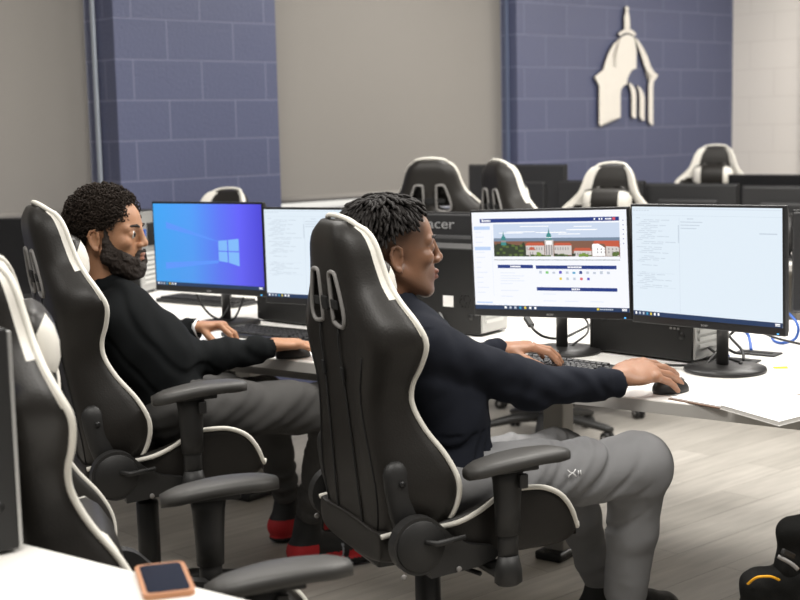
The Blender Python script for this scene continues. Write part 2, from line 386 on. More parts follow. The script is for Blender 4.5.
# ------------------------------------------------------------ monitors
def screen_builder(kind, w, h):
    """screen surface in local xz, facing -y; u,v in 0..1 from the top left"""
    a = MB(); mats = []
    def mi(mt):
        if mt not in mats: mats.append(mt)
        return mats.index(mt)
    lay = [0]
    def R(u0, v0, u1, v1, mt, lvl=1):
        y = -.0002 * lvl
        X = lambda u: -w / 2 + u * w
        Z = lambda v: h / 2 - v * h
        a.quad((X(u0), y, Z(v1)), (X(u1), y, Z(v1)), (X(u1), y, Z(v0)), (X(u0), y, Z(v0)), mi(mt))
    def Pg(pts, mt, lvl=2):
        y = -.0002 * lvl
        bm = bmesh.new(); bv = [bm.verts.new((-w / 2 + u * w, y, h / 2 - v * h)) for u, v in pts]
        f = bm.faces.new(bv); f.normal_update()
        if f.normal.y > 0: f.normal_flip()
        bmesh.ops.triangulate(bm, faces=[f]); bm.verts.index_update()
        a.add([v.co[:] for v in bm.verts], [[v.index for v in q.verts] for q in bm.faces], mi(mt)); bm.free()
    rnd = random.Random(3)
    white = emat('screen_white', srgb(247, 249, 255), 1.0)
    pale = emat('screen_pale_blue', srgb(226, 238, 248), 1.0)
    bar = emat('screen_taskbar', srgb(22, 52, 92), 1.0); bar2 = emat('screen_navy', srgb(28, 55, 130), 1.0)
    lgrey = emat('screen_text_grey', srgb(196, 204, 216), 1.0); lblue = emat('screen_light_blue', srgb(190, 212, 245), 1.0)
    wt = emat('screen_pure_white', (1, 1, 1), 1.05)
    icons = [emat('icon_' + n, srgb(*c), 1.) for n, c in (('teal', (60, 160, 200)), ('yellow', (235, 210, 70)), ('red', (225, 90, 100)), ('purple', (90, 80, 190)), ('green', (120, 200, 110)))]
    def taskbar():
        R(0, .958, 1, 1, bar, 2)
        for k in range(7): R(.015 + .027 * k if kind != 'web' else .2 + .033 * k, .967, .027 + .027 * k if kind != 'web' else .214 + .033 * k, .990, [wt, lgrey, lgrey, icons[0], icons[1], wt, wt][k], 3)
        R(.955, .966, .985, .976, wt, 3); R(.955, .98, .985, .988, wt, 3)
    if kind == 'web':
        R(0, 0, 1, 1, white, 0)
        R(.055, .068, .955, .108, bar2); R(.068, .074, .078, .1, wt, 2)
        for k in range(6): R(.082 + k * .008, .08, .088 + k * .008, .097, wt, 2)
        for k, u in enumerate((.80, .83, .845)): R(u, .078, u + .009, .096, wt, 2)
        for k in range(5): R(.87 + k * .008, .08, .876 + k * .008, .095, wt, 2)
        R(.915, .073, .932, .100, icons[2], 2)
        for v in (.145, .355): R(.012, v, .122, v + .035, lblue)
        for k in range(13):
            v = .20 + k * .052
            if abs(v - .37) > .03: R(.02, v, .05 + rnd.random() * .05, v + .008, emat('screen_faint', srgb(228, 234, 243)))
        R(.012, .925, .12, .938, lblue); R(.13, .11, .1325, .86, emat('screen_faint', srgb(228, 234, 243)))
        # campus photo banner
        sky = emat('banner_sky', srgb(205, 218, 238)); hz = emat('banner_horizon', srgb(120, 138, 160)); tree = emat('banner_tree', srgb(52, 62, 45)); tree2 = emat('banner_tree_light', srgb(92, 112, 58))
        roof = emat('banner_roof', srgb(198, 92, 66)); bld = emat('banner_stone', srgb(214, 208, 204)); cop = emat('banner_copper', srgb(62, 140, 140)); brn = emat('banner_brown', srgb(130, 92, 74)); bldd = emat('banner_stone_dark', srgb(150, 144, 146))
        b0, b1, c0, c1 = .145, .955, .125, .475
        R(b0, c0, b1, c1, sky, 1)
        for k in range(9):
            u = b0 + rnd.random() * .6; v = c0 + .02 + rnd.random() * .09; R(u, v, u + .1 + rnd.random() * .1, v + .007, wt, 2)
        R(b0, .268, b1, .32, hz, 2); R(b0, .30, b1, c1, brn, 3)
        pts = [(b0, c1)] + [(b0 + i * .0125, .30 + .045 * rnd.random()) for i in range(19)] + [(b0 + .235, c1)]; Pg(pts, tree, 4)
        for k in range(16): u = b0 + rnd.random() * .2; v = .33 + rnd.random() * .1; R(u, v, u + .018, v + .022, tree2, 5)
        for (u0, u1, v0, v1, v2) in ((.36, .48, .345, .315, .44), (.545, .655, .345, .318, .44), (.22 + .16, .42, .39, .36, .45), (.67, .78, .40, .37, .46)):
            R(u0, v0, u1, v2, bld, 5); Pg([(u0 - .006, v0), (u0 + .01, v1), (u1 - .01, v1), (u1 + .006, v0)], roof, 6)
            n = int((u1 - u0) / .016)
            for q in range(n): R(u0 + .005 + q * .016, v0 + .018, u0 + .011 + q * .016, v0 + .045, bldd, 6)
        R(.485, .29, .54, .46, bld, 6)
        for q in range(3): R(.491 + q * .017, .34, .499 + q * .017, .44, bldd, 7)
        Pg([(.495, .29), (.498, .235), (.508, .215), (.5125, .165), (.517, .215), (.527, .235), (.53, .29)], cop, 7)
        R(.493, .262, .532, .268, wt, 8); R(.495, .30, .53, .335, wt, 7)
        Pg([(.195, .34), (.198, .265), (.208, .24), (.212, .195), (.217, .24), (.228, .265), (.231, .34)], cop, 7); R(.197, .29, .229, .31, bldd, 8)
        for (u0, u1) in ((.785, .865), (.87, .95)):
            Pg([(u0, .45), (u0, .34), (u0 + .02, .31), (u1, .37), (u1, .45)], wt if u0 < .8 else bld, 6)
        Pg([(.79, .33), (.80, .30), (.95, .30), (.955, .36), (.87, .355), (.86, .33)], roof, 7)
        for k in range(6):
            for q in range(2): R(.815 + k * .023, .375 + q * .03, .822 + k * .023, .392 + q * .03, bldd, 8)
        for k in range(26): u = .27 + rnd.random() * .5; v = .425 + rnd.random() * .03; R(u, v, u + .022, v + .026, tree if k % 2 else tree2, 8)
        for k in range(5): u = .9 + rnd.random() * .04; v = .40 + rnd.random() * .05; R(u, v, u + .018, v + .03, tree2, 8)
        for u, v in ((.43, .41), (.44, .42), (.70, .43), (.72, .42), (.74, .43)): R(u, v, u + .02, v + .03, emat('banner_leaf', srgb(120, 150, 60)), 9)
        R(b0, c1 - .02, b1, c1 + .012, white, 9); R(b0, c1 + .012, b1, c1 + .017, emat('screen_dark', srgb(60, 80, 70)), 9)
        R(.165, .54, .40, .575, bar2); R(.42, .545, .93, .58, bar2); R(.42, .765, .93, .80, bar2)
        for k in range(7): R(.25 + k * .010, .549, .258 + k * .010, .566, wt, 2)
        for k in range(9): R(.625 + k * .010, .554, .633 + k * .010, .571, wt, 2)
        for k in range(5): R(.645 + k * .011, .774, .653 + k * .011, .791, wt, 2)
        for k in range(11): u = .44 + .043 * k; R(u, .60 + .004 * (k % 3), u + .018, .628, [lgrey, icons[4], lgrey, icons[3], lgrey, icons[0], bar2, lgrey, lgrey, lgrey, lgrey][k], 2)
        for k in range(5): u = .57 + .044 * k; R(u, .665, u + .016, .69, [icons[1], lgrey, lgrey, icons[2], icons[3]][k], 2)
        for v, l in ((.62, .1), (.65, .16), (.675, .13), (.70, .16), (.73, .08), (.80, .12), (.86, .08)): R(.18, v, .18 + l, v + .007, emat('screen_faint', srgb(214, 220, 232)))
        for u, v in ((.46, .83), (.46, .90), (.60, .90), (.76, .90)): R(u, v, u + .085, v + .007, emat('screen_faint', srgb(214, 220, 232)))
        for k in range(6): R(.975, .1 + .045 * k, .981, .108 + .045 * k, bar2)
        taskbar(); R(.2, .955, .215, .958, icons[0]); R(.80, .966, .815, .986, icons[1], 3)
        for k in range(7): R(.82 + k * .012, .971, .829 + k * .012, .983, lgrey, 3)
    elif kind in ('doc', 'doc2'):
        R(0, 0, 1, 1, pale, 0); tx = emat('screen_doc_text', srgb(200, 212, 224)); tx2 = emat('screen_doc_line', srgb(212, 224, 236))
        R(0, .018, 1, .022, tx2); R(0, .075, 1, .078, tx2); R(.335, .085, .338, .955, tx2); R(.327, .16, .334, .32, tx)
        for k in range(6): R(.01 + .02 * k, .03, .022 + .02 * k, .038, tx)
        for k in range(40):
            v = .10 + k * .0165
            if k in (15, 16, 20, 21, 25, 26, 27, 28, 29, 30): 
                if k not in (16, 21, 26, 30): continue
            x = .03 + (k * 7 % 4) * .018; n = 1 + (k * 5) % 3
            for q in range(n):
                l = .03 + ((k * 13 + q * 7) % 5) * .014; R(x, v, x + l, v + .006, tx); x += l + .012
                if x > .27: break
        R(.02, .60, .30, .603, tx2); R(.02, .73, .31, .733, tx2)
        for k, l in enumerate((.09, .15, .13, .11)): R(.345 + .045 * (k == 0), .10 + .028 * k, .345 + l, .108 + .028 * k, tx)
        R(.86, .212, .97, .222, tx)
        taskbar()
    elif kind == 'desktop':
        m = bpy.data.materials.new('wallpaper_glow'); m.use_nodes = True; nt = m.node_tree; N = nt.nodes; L = nt.links; b = N['Principled BSDF']
        tc = N.new('ShaderNodeTexCoord'); sp = N.new('ShaderNodeSeparateXYZ'); L.new(tc.outputs['Object'], sp.inputs[0])
        mr = N.new('ShaderNodeMapRange'); mr.inputs[1].default_value = -w / 2; mr.inputs[2].default_value = w / 2; L.new(sp.outputs[0], mr.inputs[0])
        cp = N.new('ShaderNodeValToRGB'); L.new(mr.outputs[0], cp.inputs[0]); e = cp.color_ramp.elements
        e[0].position = 0; e[0].color = (*srgb(60, 165, 245), 1); e[1].position = 1; e[1].color = (*srgb(72, 66, 215), 1)
        for p, c in ((.35, (78, 158, 248)), (.62, (92, 118, 248)), (.80, (98, 96, 250))):
            q = e.new(p); q.color = (*srgb(*c), 1)
        mz = N.new('ShaderNodeMapRange'); mz.inputs[1].default_value = -h / 2; mz.inputs[2].default_value = h / 2; mz.inputs[3].default_value = .9; mz.inputs[4].default_value = 1.0; L.new(sp.outputs[2], mz.inputs[0])
        L.new(cp.outputs[0], b.inputs['Emission Color']); L.new(mz.outputs[0], b.inputs['Emission Strength']); b.inputs['Base Color'].default_value = (.01, .01, .01, 1)
        R(0, 0, 1, 1, m, 0)
        beam = emat('wallpaper_beam', srgb(104, 160, 250)); pane = emat('wallpaper_pane', srgb(128, 186, 250))
        Pg([(.60, .44), (.60, .445), (.12, .30), (.12, .22)], emat('wallpaper_ray', srgb(92, 150, 250)), 1)
        Pg([(.60, .70), (.60, .67), (.10, .72), (.10, .80)], emat('wallpaper_ray', srgb(92, 150, 250)), 1)
        for (p) in ([(.605, .435), (.685, .425), (.685, .552), (.605, .552)], [(.695, .423), (.79, .405), (.79, .552), (.695, .552)], [(.605, .565), (.685, .565), (.685, .69), (.605, .675)], [(.695, .565), (.79, .565), (.79, .73), (.695, .692)]): Pg(p, pane, 2)
        taskbar()
    else:
        R(0, 0, 1, 1, mat('screen_off', (.012, .012, .013), .18), 0)
    return a, mats
def monitor(loc, rz, kind, label, group=None, scale=1.0, zc=None, roll=0.0, hh=None, parts=True, power=True):
    """panel centre sits above loc (stand base on the desk at loc.z); screen faces local -y"""
    W_, H_ = .54 * scale, hh or .332 * scale
    t = empty('computer_monitor', loc, rz); tag(t, label, 'monitor', group)
    zc = zc - loc[2]; zs = zc; zc = 0.; PR = Euler((0, -roll, 0))
    def pl(o): o.location = (0, .015, zs); o.rotation_euler = PR; return o
    a = MB(); a.box((0, -.105, zc), (W_, .016, H_), 0, bev=.003)
    pl(a.build('bezel', MON_PLASTIC, t))
    a = MB(); a.box((0, -.091, zc + .0), (W_ - .012, .016, H_ - .012), 0, bev=.006)
    a.box((0, -.077, zc - .02), (W_ * .62, .03, H_ * .62), 0, bev=.012)
    if parts: text_polys('acer', .054, a, Matrix.Translation((0, -.0825, zc + .122)) @ Matrix.Rotation(PI, 4, 'Z') @ Matrix.Rotation(PI / 2, 4, 'X') @ Matrix.Scale(1.25, 4, (1, 0, 0)), 1)
    pl(a.build('rear_housing', [MON_BACK, LOGO_GREY], t))
    sw, sh = W_ - .014, H_ - .030
    s_, ms = screen_builder(kind, sw, sh)
    for i_ in range(len(s_.v)): s_.v[i_] = (s_.v[i_][0], s_.v[i_][1] - .1135, s_.v[i_][2] + .0075)
    so = pl(s_.build('screen', ms, t))
    if parts:
        a = MB(); text_polys('acer', .011, a, Matrix.Translation((0, -.1132, zc - H_ / 2 + .0105)) @ Matrix.Rotation(PI / 2, 4, 'X') @ Matrix.Scale(1.3, 4, (1, 0, 0)), 0)
        pl(a.build('brand_mark', LOGO_GREY, t))
        if power:
            a = MB(); a.box((W_ / 2 - .022, -.1135, zc - H_ / 2 + .006), (.006, .002, .003)); pl(a.build('power_light', emat('led_blue', srgb(90, 190, 255), 1.5), t))
    a = MB(); a.tube([(0, -.012, .01), (0, -.012, zs + .02)], .019, 14, flat=.7, up=(0, 1, 0)); a.box((0, -.04, zs), (.07, .06, .07), 0, bev=.008); a.build('stand_column', STAND, t)
    a = MB(); a.lathe([(.002, .0), (.112, .0), (.116, .004), (.114, .011), (.06, .016), (.03, .02), (.002, .021)], 40); a.build('stand_base', STAND, t)
    return t
ZD = .74
def stn(s, n): return rp(s, n, ZD)
monitor((.506, 4.154, ZD), math.radians(-34.5), 'web', 'lit monitor showing a university web page with a banner photo', zc=1.026, roll=.036)
monitor((.917, 3.777, ZD), math.radians(-51), 'doc', 'lit monitor with a pale blank document, right beside the web page', zc=1.043, roll=.022, scale=.975, hh=.345)
monitor(stn(-3.417, 3.59), ROW, 'desktop', 'lit monitor showing a blue desktop wallpaper with a window logo', zc=1.030, roll=.01, scale=1.015, hh=.330)
monitor(stn(-2.872, 3.59), ROW + .02, 'doc2', 'pale lit monitor half hidden behind the gaming chair and twisted hair', zc=1.018, roll=.01)
monitor(stn(-4.42, 3.66), ROW + .42, 'off', 'switched-off monitor behind the curly-haired man, beside his chair', zc=.945)
monitor(stn(-4.97, 3.60), ROW + .1, 'off', 'switched-off monitor cut by the left edge of the photo', zc=.945)
B = ROW + PI
monitor(rp(-2.84, 4.07, ZD), B + .05, 'off', 'dark monitor seen from behind beside the face of the man with twisted hair', zc=.962)
monitor(rp(-1.27, 4.14, ZD), B, 'off', 'monitor back at the right edge of the photo, behind the pale screen', zc=.99)
monitor(rp(-4.09, 6.65, ZD), B, 'off', 'raised black monitor of the far row below the wide grey shade', zc=1.014, scale=1.22, parts=False)
monitor(rp(-3.52, 6.60, ZD), B - .03, 'off', 'black far monitor just left of the front-facing white chair', zc=.963, parts=False)
monitor(rp(-3.02, 6.65, ZD), B, 'off', 'black far monitor directly above the gap between the two lit screens', zc=.945, parts=False, scale=1.02)
monitor(rp(-2.45, 6.65, ZD), B, 'off', 'black far monitor cut by the right edge of the photo', zc=.935, parts=False, scale=1.02)
monitor(rp(-2.75, 7.35, ZD), ROW, 'off', 'tiny black monitor farthest back at the right edge', zc=.975, parts=False)

# ------------------------------------------------------------ towers
def tower(loc, rz, label, w=.17, d=.36, h=.36, group=None, vents=False):
    """long side faces local -y, rear panel faces +x"""
    t = empty('desktop_tower', loc, rz); tag(t, label, 'computer', group)
    a = MB(); a.box((0, 0, h / 2 + .006), (d, w, h), 0, bev=.004)
    for q in range(4):
        for r_ in range(4):
            if (q * 3 + r_ * 5) % 4: a.box((d / 2 - .085 + r_ * .013 + q * .004, -w / 2 - .0008, .100 + q * .012), (.007, .003, .006), 1 if vents else 0)
    a.lathe([(.001, 0), (.016, 0), (.016, .002), (.001, .003)], 20, 0, Matrix.Translation((-d / 2 + .045, -w / 2 + .001, h * .32)) @ Matrix.Rotation(PI / 2, 4, 'X'))
    a.lathe([(.001, 0), (.012, 0), (.012, .002), (.001, .003)], 20, 0, Matrix.Translation((d / 2 - .035, -w / 2 + .001, h * .22)) @ Matrix.Rotation(PI / 2, 4, 'X'))
    a.build('case', [PC_BLACK, GREY_RIM], t)
    a = MB(); a.box((d / 2 + .004, 0, h / 2 + .006), (.009, w - .012, h - .012), 0, bev=.002)
    for q in range(7): a.box((d / 2 + .011, -.01, .05 + q * .021), (.006, w * .62, .012), 1)
    a.box((d / 2 + .01, .02, h * .72), (.004, .07, .10), 2); a.box((d / 2 + .011, -.045, h * .75), (.008, .02, .03), 3)
    a.build('rear_panel', [PC_STEEL, mat('slot_cover', (.62, .62, .6), .4), BLACK_METAL, CABLE_BLUE], t)
    a = MB(); a.box((-d / 2 - .006, 0, h / 2 + .006), (.014, w, h), 0, bev=.005)
    for q in range(22): a.box((-d / 2 - .012, -w / 2 + .012, .03 + q * .0145), (.006, .012, .006), 1)
    a.build('front_panel', [BLACK_PLASTIC, GREY_RIM], t)
    return t
tower((.782, 4.080, ZD), math.radians(-45.6), 'black desktop tower standing behind the two lit screens', vents=True)
tower((-.335, 4.93, ZD), math.radians(-43), 'black desktop tower behind the blue wallpaper screen')
tower(rp(-4.60, 4.10, ZD), ROW + .3, 'desktop tower behind the face of the curly-haired man')
TW4 = tower(rp(-2.62, 3.855, ZD), ROW, 'dark tower with a white sticker behind the face of the man with twisted hair', h=.29)
tower(rp(-1.33, 4.35, ZD), ROW + .1, 'dark tower cut by the right edge, behind the blue cables', h=.30) 
tower((-.872, 2.195, ZD), ROW + 1.25, 'tall dark tower cut by the left edge, on the foreground desk', w=.18, d=.40, h=.38)

# ------------------------------------------------------------ keyboards and mice
KEYMESH = None
def keyboard(loc, rz, label):
    t = empty('keyboard', loc, rz); tag(t, label, 'keyboard', 'keyboards')
    a = MB(); a.box((0, 0, .0095), (.445, .148, .015), 0, rot=(.05, 0, 0), bev=.004); a.build('base', KEY_BLACK, t)
    global KEYMESH
    proto = None
    rows = [(-.055, 8), (-.036, 14), (-.017, 14), (.002, 15), (.021, 15), (.048, 14)]
    cnt = 0
    for ri, (y, n) in enumerate(rows):
        for k in range(n):
            if cnt >= 100: break
            x = -.213 + (k + .5) * (.29 / n)
            sx = .29 / n - .0035
            if proto is None:
                b = MB(); b.box((0, 0, 0), (1, .0155, .009), 0, bev=.0025, seg=1); proto = b.build('key', KEY_BLACK, t); o = proto
            else: o = proto.copy(); COL.objects.link(o); o.parent = t
            o.location = (x, y, .0205 + y * .05); o.scale = (sx, 1, 1); cnt += 1
    for gx, nx in ((.092, 3), (.155, 4)):
        for ri in range(5):
            for k in range(nx):
                if cnt >= 100: break
                o = proto.copy(); COL.objects.link(o); o.parent = t
                o.location = (gx + k * .0185, rows[ri][0], .0205 + rows[ri][0] * .05); o.scale = (.0155, 1, 1); cnt += 1
    return t
keyboard((.50, 3.80, ZD), math.radians(-44), 'black keyboard under the left hand of the man with twisted hair')
keyboard((-.40, 4.56, ZD), ROW, 'black keyboard beside the right hand of the curly-haired man')
def mouse(loc, rz, label):
    t = empty('computer_mouse', loc, rz); tag(t, label, 'mouse', 'computer mice')
    a = MB(); n = 20; rows = [(0, 1.0, .001), (.008, 1.02, 0), (.018, .97, 0), (.028, .80, 0), (.034, .52, 0), (.037, .12, 0)]
    vs = []; fs = []
    for z, k, _ in rows:
        for j in range(n):
            an = 2 * PI * j / n; x = .031 * math.cos(an) * k; y = .056 * math.sin(an) * k
            vs.append((x, y - (z * .25), z + .001))
    for i in range(len(rows) - 1):
        for j in range(n): fs.append((i * n + j, i * n + (j + 1) % n, (i + 1) * n + (j + 1) % n, (i + 1) * n + j))
    fs.append(tuple(reversed(range(n)))); fs.append(tuple((len(rows) - 1) * n + j for j in range(n)))
    a.add(vs, fs, 0, None, True); a.build('shell', BLACK_PLASTIC, t)
    a = MB(); a.tube([(0, .028, .028), (0, .034, .034), (0, .042, .027)], .004, 8); a.build('scroll_wheel', GREY_RIM, t)
    return t
mouse((.706, 3.488, ZD), -1.05, 'black mouse under the right hand of the man with twisted hair')
mouse((-.335, 4.16, ZD), -1.2, 'black mouse under the right hand of the curly-haired man')

# ------------------------------------------------------------ gaming chair
TS = [0, .05, .12, .19, .27, .36, .44, .50, .56, .63, .69, .75, .80, .86, .92, .97, 1.0]
WS = [.20, .222, .243, .248, .232, .208, .196, .204, .230, .254, .244, .200, .164, .143, .128, .106, .072]
BS = [.10, .145, .175, .183, .165, .128, .108, .110, .125, .133, .12, .105, .098, .093, .088, .08, .06]
LB = .765
def back_ring(t):
    w = cr(TS, WS, t); b = cr(TS, BS, t)
    pad = .068 if t < .9 else .068 - (t - .9) * .1
    r = [(0, 0), (.22 * w, 0), (.40 * w, 0), (.55 * w, .001), (.72 * w, .005), (.88 * w, .02), (.97 * w, .45 * b), (1.0 * w, .78 * b), (1.0 * w, .93 * b), (.965 * w, b), (.90 * w, b * 1.0), (.82 * w, b * .93), (.70 * w, max(pad, b * .72)), (.60 * w, pad), (.30 * w, pad + .002), (0, pad)]
    q = [(x, v) for x, v in r] + [(-x, v) for x, v in reversed(r[1:-1])]
    if t > .90:
        k = (t - .90) / .10; c = pad * .5 + .014
        q = [(x * (1 - .06 * k * k), c + (v - c) * (1 - .5 * k ** 3)) for x, v in q]
    return q, w, b
def make_chair(recl=7., pillow=True, arms=True, lumbar=False, label='', group='gaming chairs', loc=(0, 0, 0), az=60, pil_dz=0.0, base_rot=0.2, dz=0., boff=-.20, sdz=0., adz=0., full=True):
    t = empty('gaming_chair', loc, -math.radians(az)); tag(t, label, 'chair', group)
    rec = Euler((math.radians(recl), 0, 0)); org = Vector((0, boff, .465 + dz))
    def place(o): o.location = org; o.rotation_euler = rec; return o
    # backrest shell
    rows = 56 if full else 34
    a = MB(); ring0 = None; vs = []; fs = []; mi = []
    for i in range(rows):
        tt = i / (rows - 1); q, w, b = back_ring(tt); n = len(q)
        for x, v in q: vs.append((x, v, tt * LB))
    for i in range(rows - 1):
        tt = (i + .5) / (rows - 1)
        for j in range(n):
            jj = j if j < n / 2 else n - 1 - j
            white = .65 < tt < .985 and (jj in (8, 9) or (tt > .70 and jj == 10) or (tt > .76 and jj == 7) or (tt > .73 and jj == 11))
            fs.append((i * n + j, i * n + (j + 1) % n, (i + 1) * n + (j + 1) % n, (i + 1) * n + j)); mi.append(1 if white else 0)
    fs.append(tuple(reversed(range(n)))); mi.append(0); fs.append(tuple((rows - 1) * n + j for j in range(n))); mi.append(0)
    a.v = vs; a.f = fs; a.m = mi; a.sm = [True] * len(fs)
    back = a.build('backrest', [BLACK_LEATHER, WHITE_LEATHER], t)
    # belt slots cut through the head part
    def slot(sx, grow=0.):
        c = (.062 * sx, .765 * LB)
        pts = [(-.004, .060), (.018, .060), (.026, .047), (.026, -.042), (.018, -.056), (-.016, -.062), (-.034, -.052), (-.036, -.020), (-.014, .048)]
        g = 1 + grow
        return [(c[0] + sx * (-x) * g, c[1] + y * (1 + grow * .4)) for x, y in pts]
    MX = Matrix.Rotation(PI / 2, 4, 'X')
    if full:
        cm = MB()
        for sx in (-1, 1): cm.prism(smooth2(slot(sx), 3), -.2, .1, 0, MX)
        co = cm.build('cut', BLACK_LEATHER, t)
        for o_ in (back, co):
            bm_ = bmesh.new(); bm_.from_mesh(o_.data); bmesh.ops.remove_doubles(bm_, verts=bm_.verts[:], dist=1e-5); bmesh.ops.recalc_face_normals(bm_, faces=bm_.faces[:]); bm_.to_mesh(o_.data); bm_.free()
        md = back.modifiers.new('b', 'BOOLEAN'); md.operation = 'DIFFERENCE'; md.object = co; md.solver = 'EXACT'
        bpy.context.view_layer.update()
        dg = bpy.context.evaluated_depsgraph_get()
        me = bpy.data.meshes.new_from_object(back.evaluated_get(dg)); back.modifiers.clear(); back.data = me
        bpy.data.objects.remove(co)
    else:
        pass
    place(back)
    for sx in (-1, 1):
        a = MB(); p = smooth2(slot(sx, .12), 3)
        a.tube([(x, -.001, z) for x, z in p], .0058, 6, 0, closed=True)
        p2 = [(x, .066, z) for x, z in p]
        a.tube(p2, .004, 6, 0, closed=True)
        if not full: a.prism(smooth2(slot(sx), 3), -.0005, .002, 1, MX)
        o = a.build('slot_rim', [GREY_RIM, BLACK_METAL], t); place(o)
        if full:
            a = MB(); x0 = .060 * sx
            path = [(x0 * .95, .03, .70 * LB), (x0 * .97, -.004, .665 * LB), (x0 * 1.0, -.003, .5 * LB), (x0 * 1.15, -.003, .30 * LB), (x0 * 1.3, -.003, .08 * LB), (x0 * 1.35, .0, .01)]
            a.tube(smooth_path(path, 5), .0045, 6, 0, flat=.35, up=(0, 1, 0)); a.box((x0 * 1.04, -.006, .53 * LB), (.016, .006, .035), 0, bev=.002)
            place(a.build('back_strap', STRAP, t))
    if full:
        a = MB(); a.box((0, -.003, .748 * LB), (.150, .005, .022), 0, bev=.002); a.box((0, -.006, .748 * LB), (.034, .008, .034), 0, bev=.003); place(a.build('pillow_buckle', STRAP, t))
        # stitched seams on the back
        for sx in (-1, 1):
            a = MB(); pts = [(sx * .70 * cr(TS, WS, q), .0035, q * LB) for q in [i / 20 for i in range(1, 13)]]
            a.tube(pts, .0022, 5); place(a.build('back_seam', STRAP, t))
    pp = []
    N_ = 60
    for i in range(N_ + 1):
        q = .01 + .975 * i / N_; w = cr(TS, WS, q); b = cr(TS, BS, q)
        k = max(0, (q - .90) / .10); b2 = b + (.045 - b) * .5 * k ** 3; w *= (1 - .06 * k * k)
        pp.append(Vector((w * .99, b2 * 1.0, q * LB)))
    topw = pp[-1].x
    arc = [Vector((topw * math.cos(an), pp[-1].y - .02 * math.sin(an), pp[-1].z + .022 * math.sin(an))) for an in [PI * j / 10 for j in range(1, 10)]]
    path = pp + arc + [Vector((-p.x, p.y, p.z)) for p in reversed(pp)]
    a = MB(); a.tube(path, .0068, 8); place(a.build('piping', WHITE_PIPING, t))
    # hinge covers
    for sx in (-1, 1):
        a = MB()
        pl = [(-.024, -.02), (-.028, .10), (-.026, .17), (-.018, .19), (.0, .198), (.018, .19), (.026, .17), (.026, .08), (.024, -.02)]
        xb = sx * .214
        a.tube(smooth_path([(xb, .060, .0), (xb + sx * .004, .055, .06), (xb + sx * .003, .045, .12), (xb, .042, .175), (xb - sx * .004, .044, .215)], 4), [.036] * 4 + [.036] * 4 + [.034] * 4 + [.033] * 2 + [.029, .022, .010], 14, 0, flat=.55, up=(1, 0, 0))
        a.lathe([(.001, 0), (.008, 0), (.008, .004), (.001, .004)], 12, 1, Matrix.Translation((xb + sx * .0205, .045, .165)) @ Matrix.Rotation(PI / 2, 4, 'Y'))
        place(a.build('hinge_bar_cover', [BLACK_PLASTIC, BLACK_METAL], t))
        a = MB(); MY = Matrix(((0, 0, 1, 0), (1, 0, 0, 0), (0, 1, 0, 0), (0, 0, 0, 1)))
        cx, cz = -.145, .495 + dz; x0 = sx * .262
        poly = [(cx + .068 * math.cos(an), cz + .068 * math.sin(an)) for an in [math.radians(q) for q in range(50, 300, 12)]] + [(-.12, .415 + dz), (.0, .425 + dz), (.045, .437 + dz), (.06, .452 + dz), (.04, .470 + dz), (-.02, .482 + dz), (-.06, .505 + dz), (-.09, .535 + dz)]
        a.prism(poly, x0 - .016, x0 + .016, 0, MY)
        a.lathe([(.001, -.002), (.058, -.002), (.061, .0), (.059, .003), (.001, .004)], 28, 0, Matrix.Translation((x0 + sx * .016, cx, cz)) @ Matrix.Rotation(sx * PI / 2, 4, 'Y'))
        for yy, zz in ((-.19, .43), (-.05, .428)): a.lathe([(.001, 0), (.007, 0), (.007, .003), (.001, .003)], 10, 1, Matrix.Translation((x0 + sx * .016, yy, zz + dz)) @ Matrix.Rotation(sx * PI / 2, 4, 'Y'))
        a.build('recliner_cover', [BLACK_PLASTIC, GREY_RIM], t)
    a = MB(); a.tube([(.28, -.135, .505 + dz), (.292, -.11, .50 + dz), (.295, -.04, .508 + dz)], [.007, .008, .006], 8); a.build('recline_lever', BLACK_PLASTIC, t)
    # seat cushion: cross sections from back to front
    ys = [-.215, -.21, -.18, -.10, 0, .10, .18, .24, .275, .29, .295]
    vs = []; fs = []
    ztop = lambda y: .505 + (.012 if y > .05 else 0) - max(0, y - .2) ** 2 * 3.5
    zb = lambda y: .455 if y < -.05 else .455 - .0 * y
    blst = lambda y: cr([-.28, -.15, -.03, .08, .18, .25, .30], [.0, .012, .035, .075, .075, .045, .0], y)
    secs = 22
    for y in ys:
        edge = 1.0 if -.213 < y < .28 else (.93 if y < .294 else .8)
        hw = (.262 if y > -.05 else .235 if y > -.15 else .20) * edge
        e = max(0, (y - .24) / .055); zt = ztop(y) - .028 * e * e; zl = .425 + .030 * e * e + (.0 if y > -.2 else .01)
        bl = blst(y)
        ring = [(-.8, zl), (-.4, zl - .004), (0, zl - .006), (.4, zl - .004), (.8, zl), (.97, zl + .012), (1.0, zl + .035), (1.0, zt + bl - .03), (.995, zt + bl - .008), (.96, zt + bl + .001), (.88, zt + bl), (.78, zt + bl * .55), (.68, zt + bl * .1 + .002), (.4, zt + .006), (0, zt + .008)]
        ring = ring + [(-x, z) for x, z in reversed(ring[5:-1])]
        for x, z in ring: vs.append((x * hw, y, z + dz + sdz))
        nr = len(ring)
    for i in range(len(ys) - 1):
        for j in range(nr): fs.append((i * nr + j, (i + 1) * nr + j, (i + 1) * nr + (j + 1) % nr, i * nr + (j + 1) % nr))
    fs.append(tuple(range(nr))); fs.append(tuple(reversed([(len(ys) - 1) * nr + j for j in range(nr)])))
    a = MB(); a.add(vs, fs, 0, None, True)
    o = a.build('seat', BLACK_LEATHER, t)
    md = o.modifiers.new('s', 'SUBSURF'); md.levels = 1; md.render_levels = 2
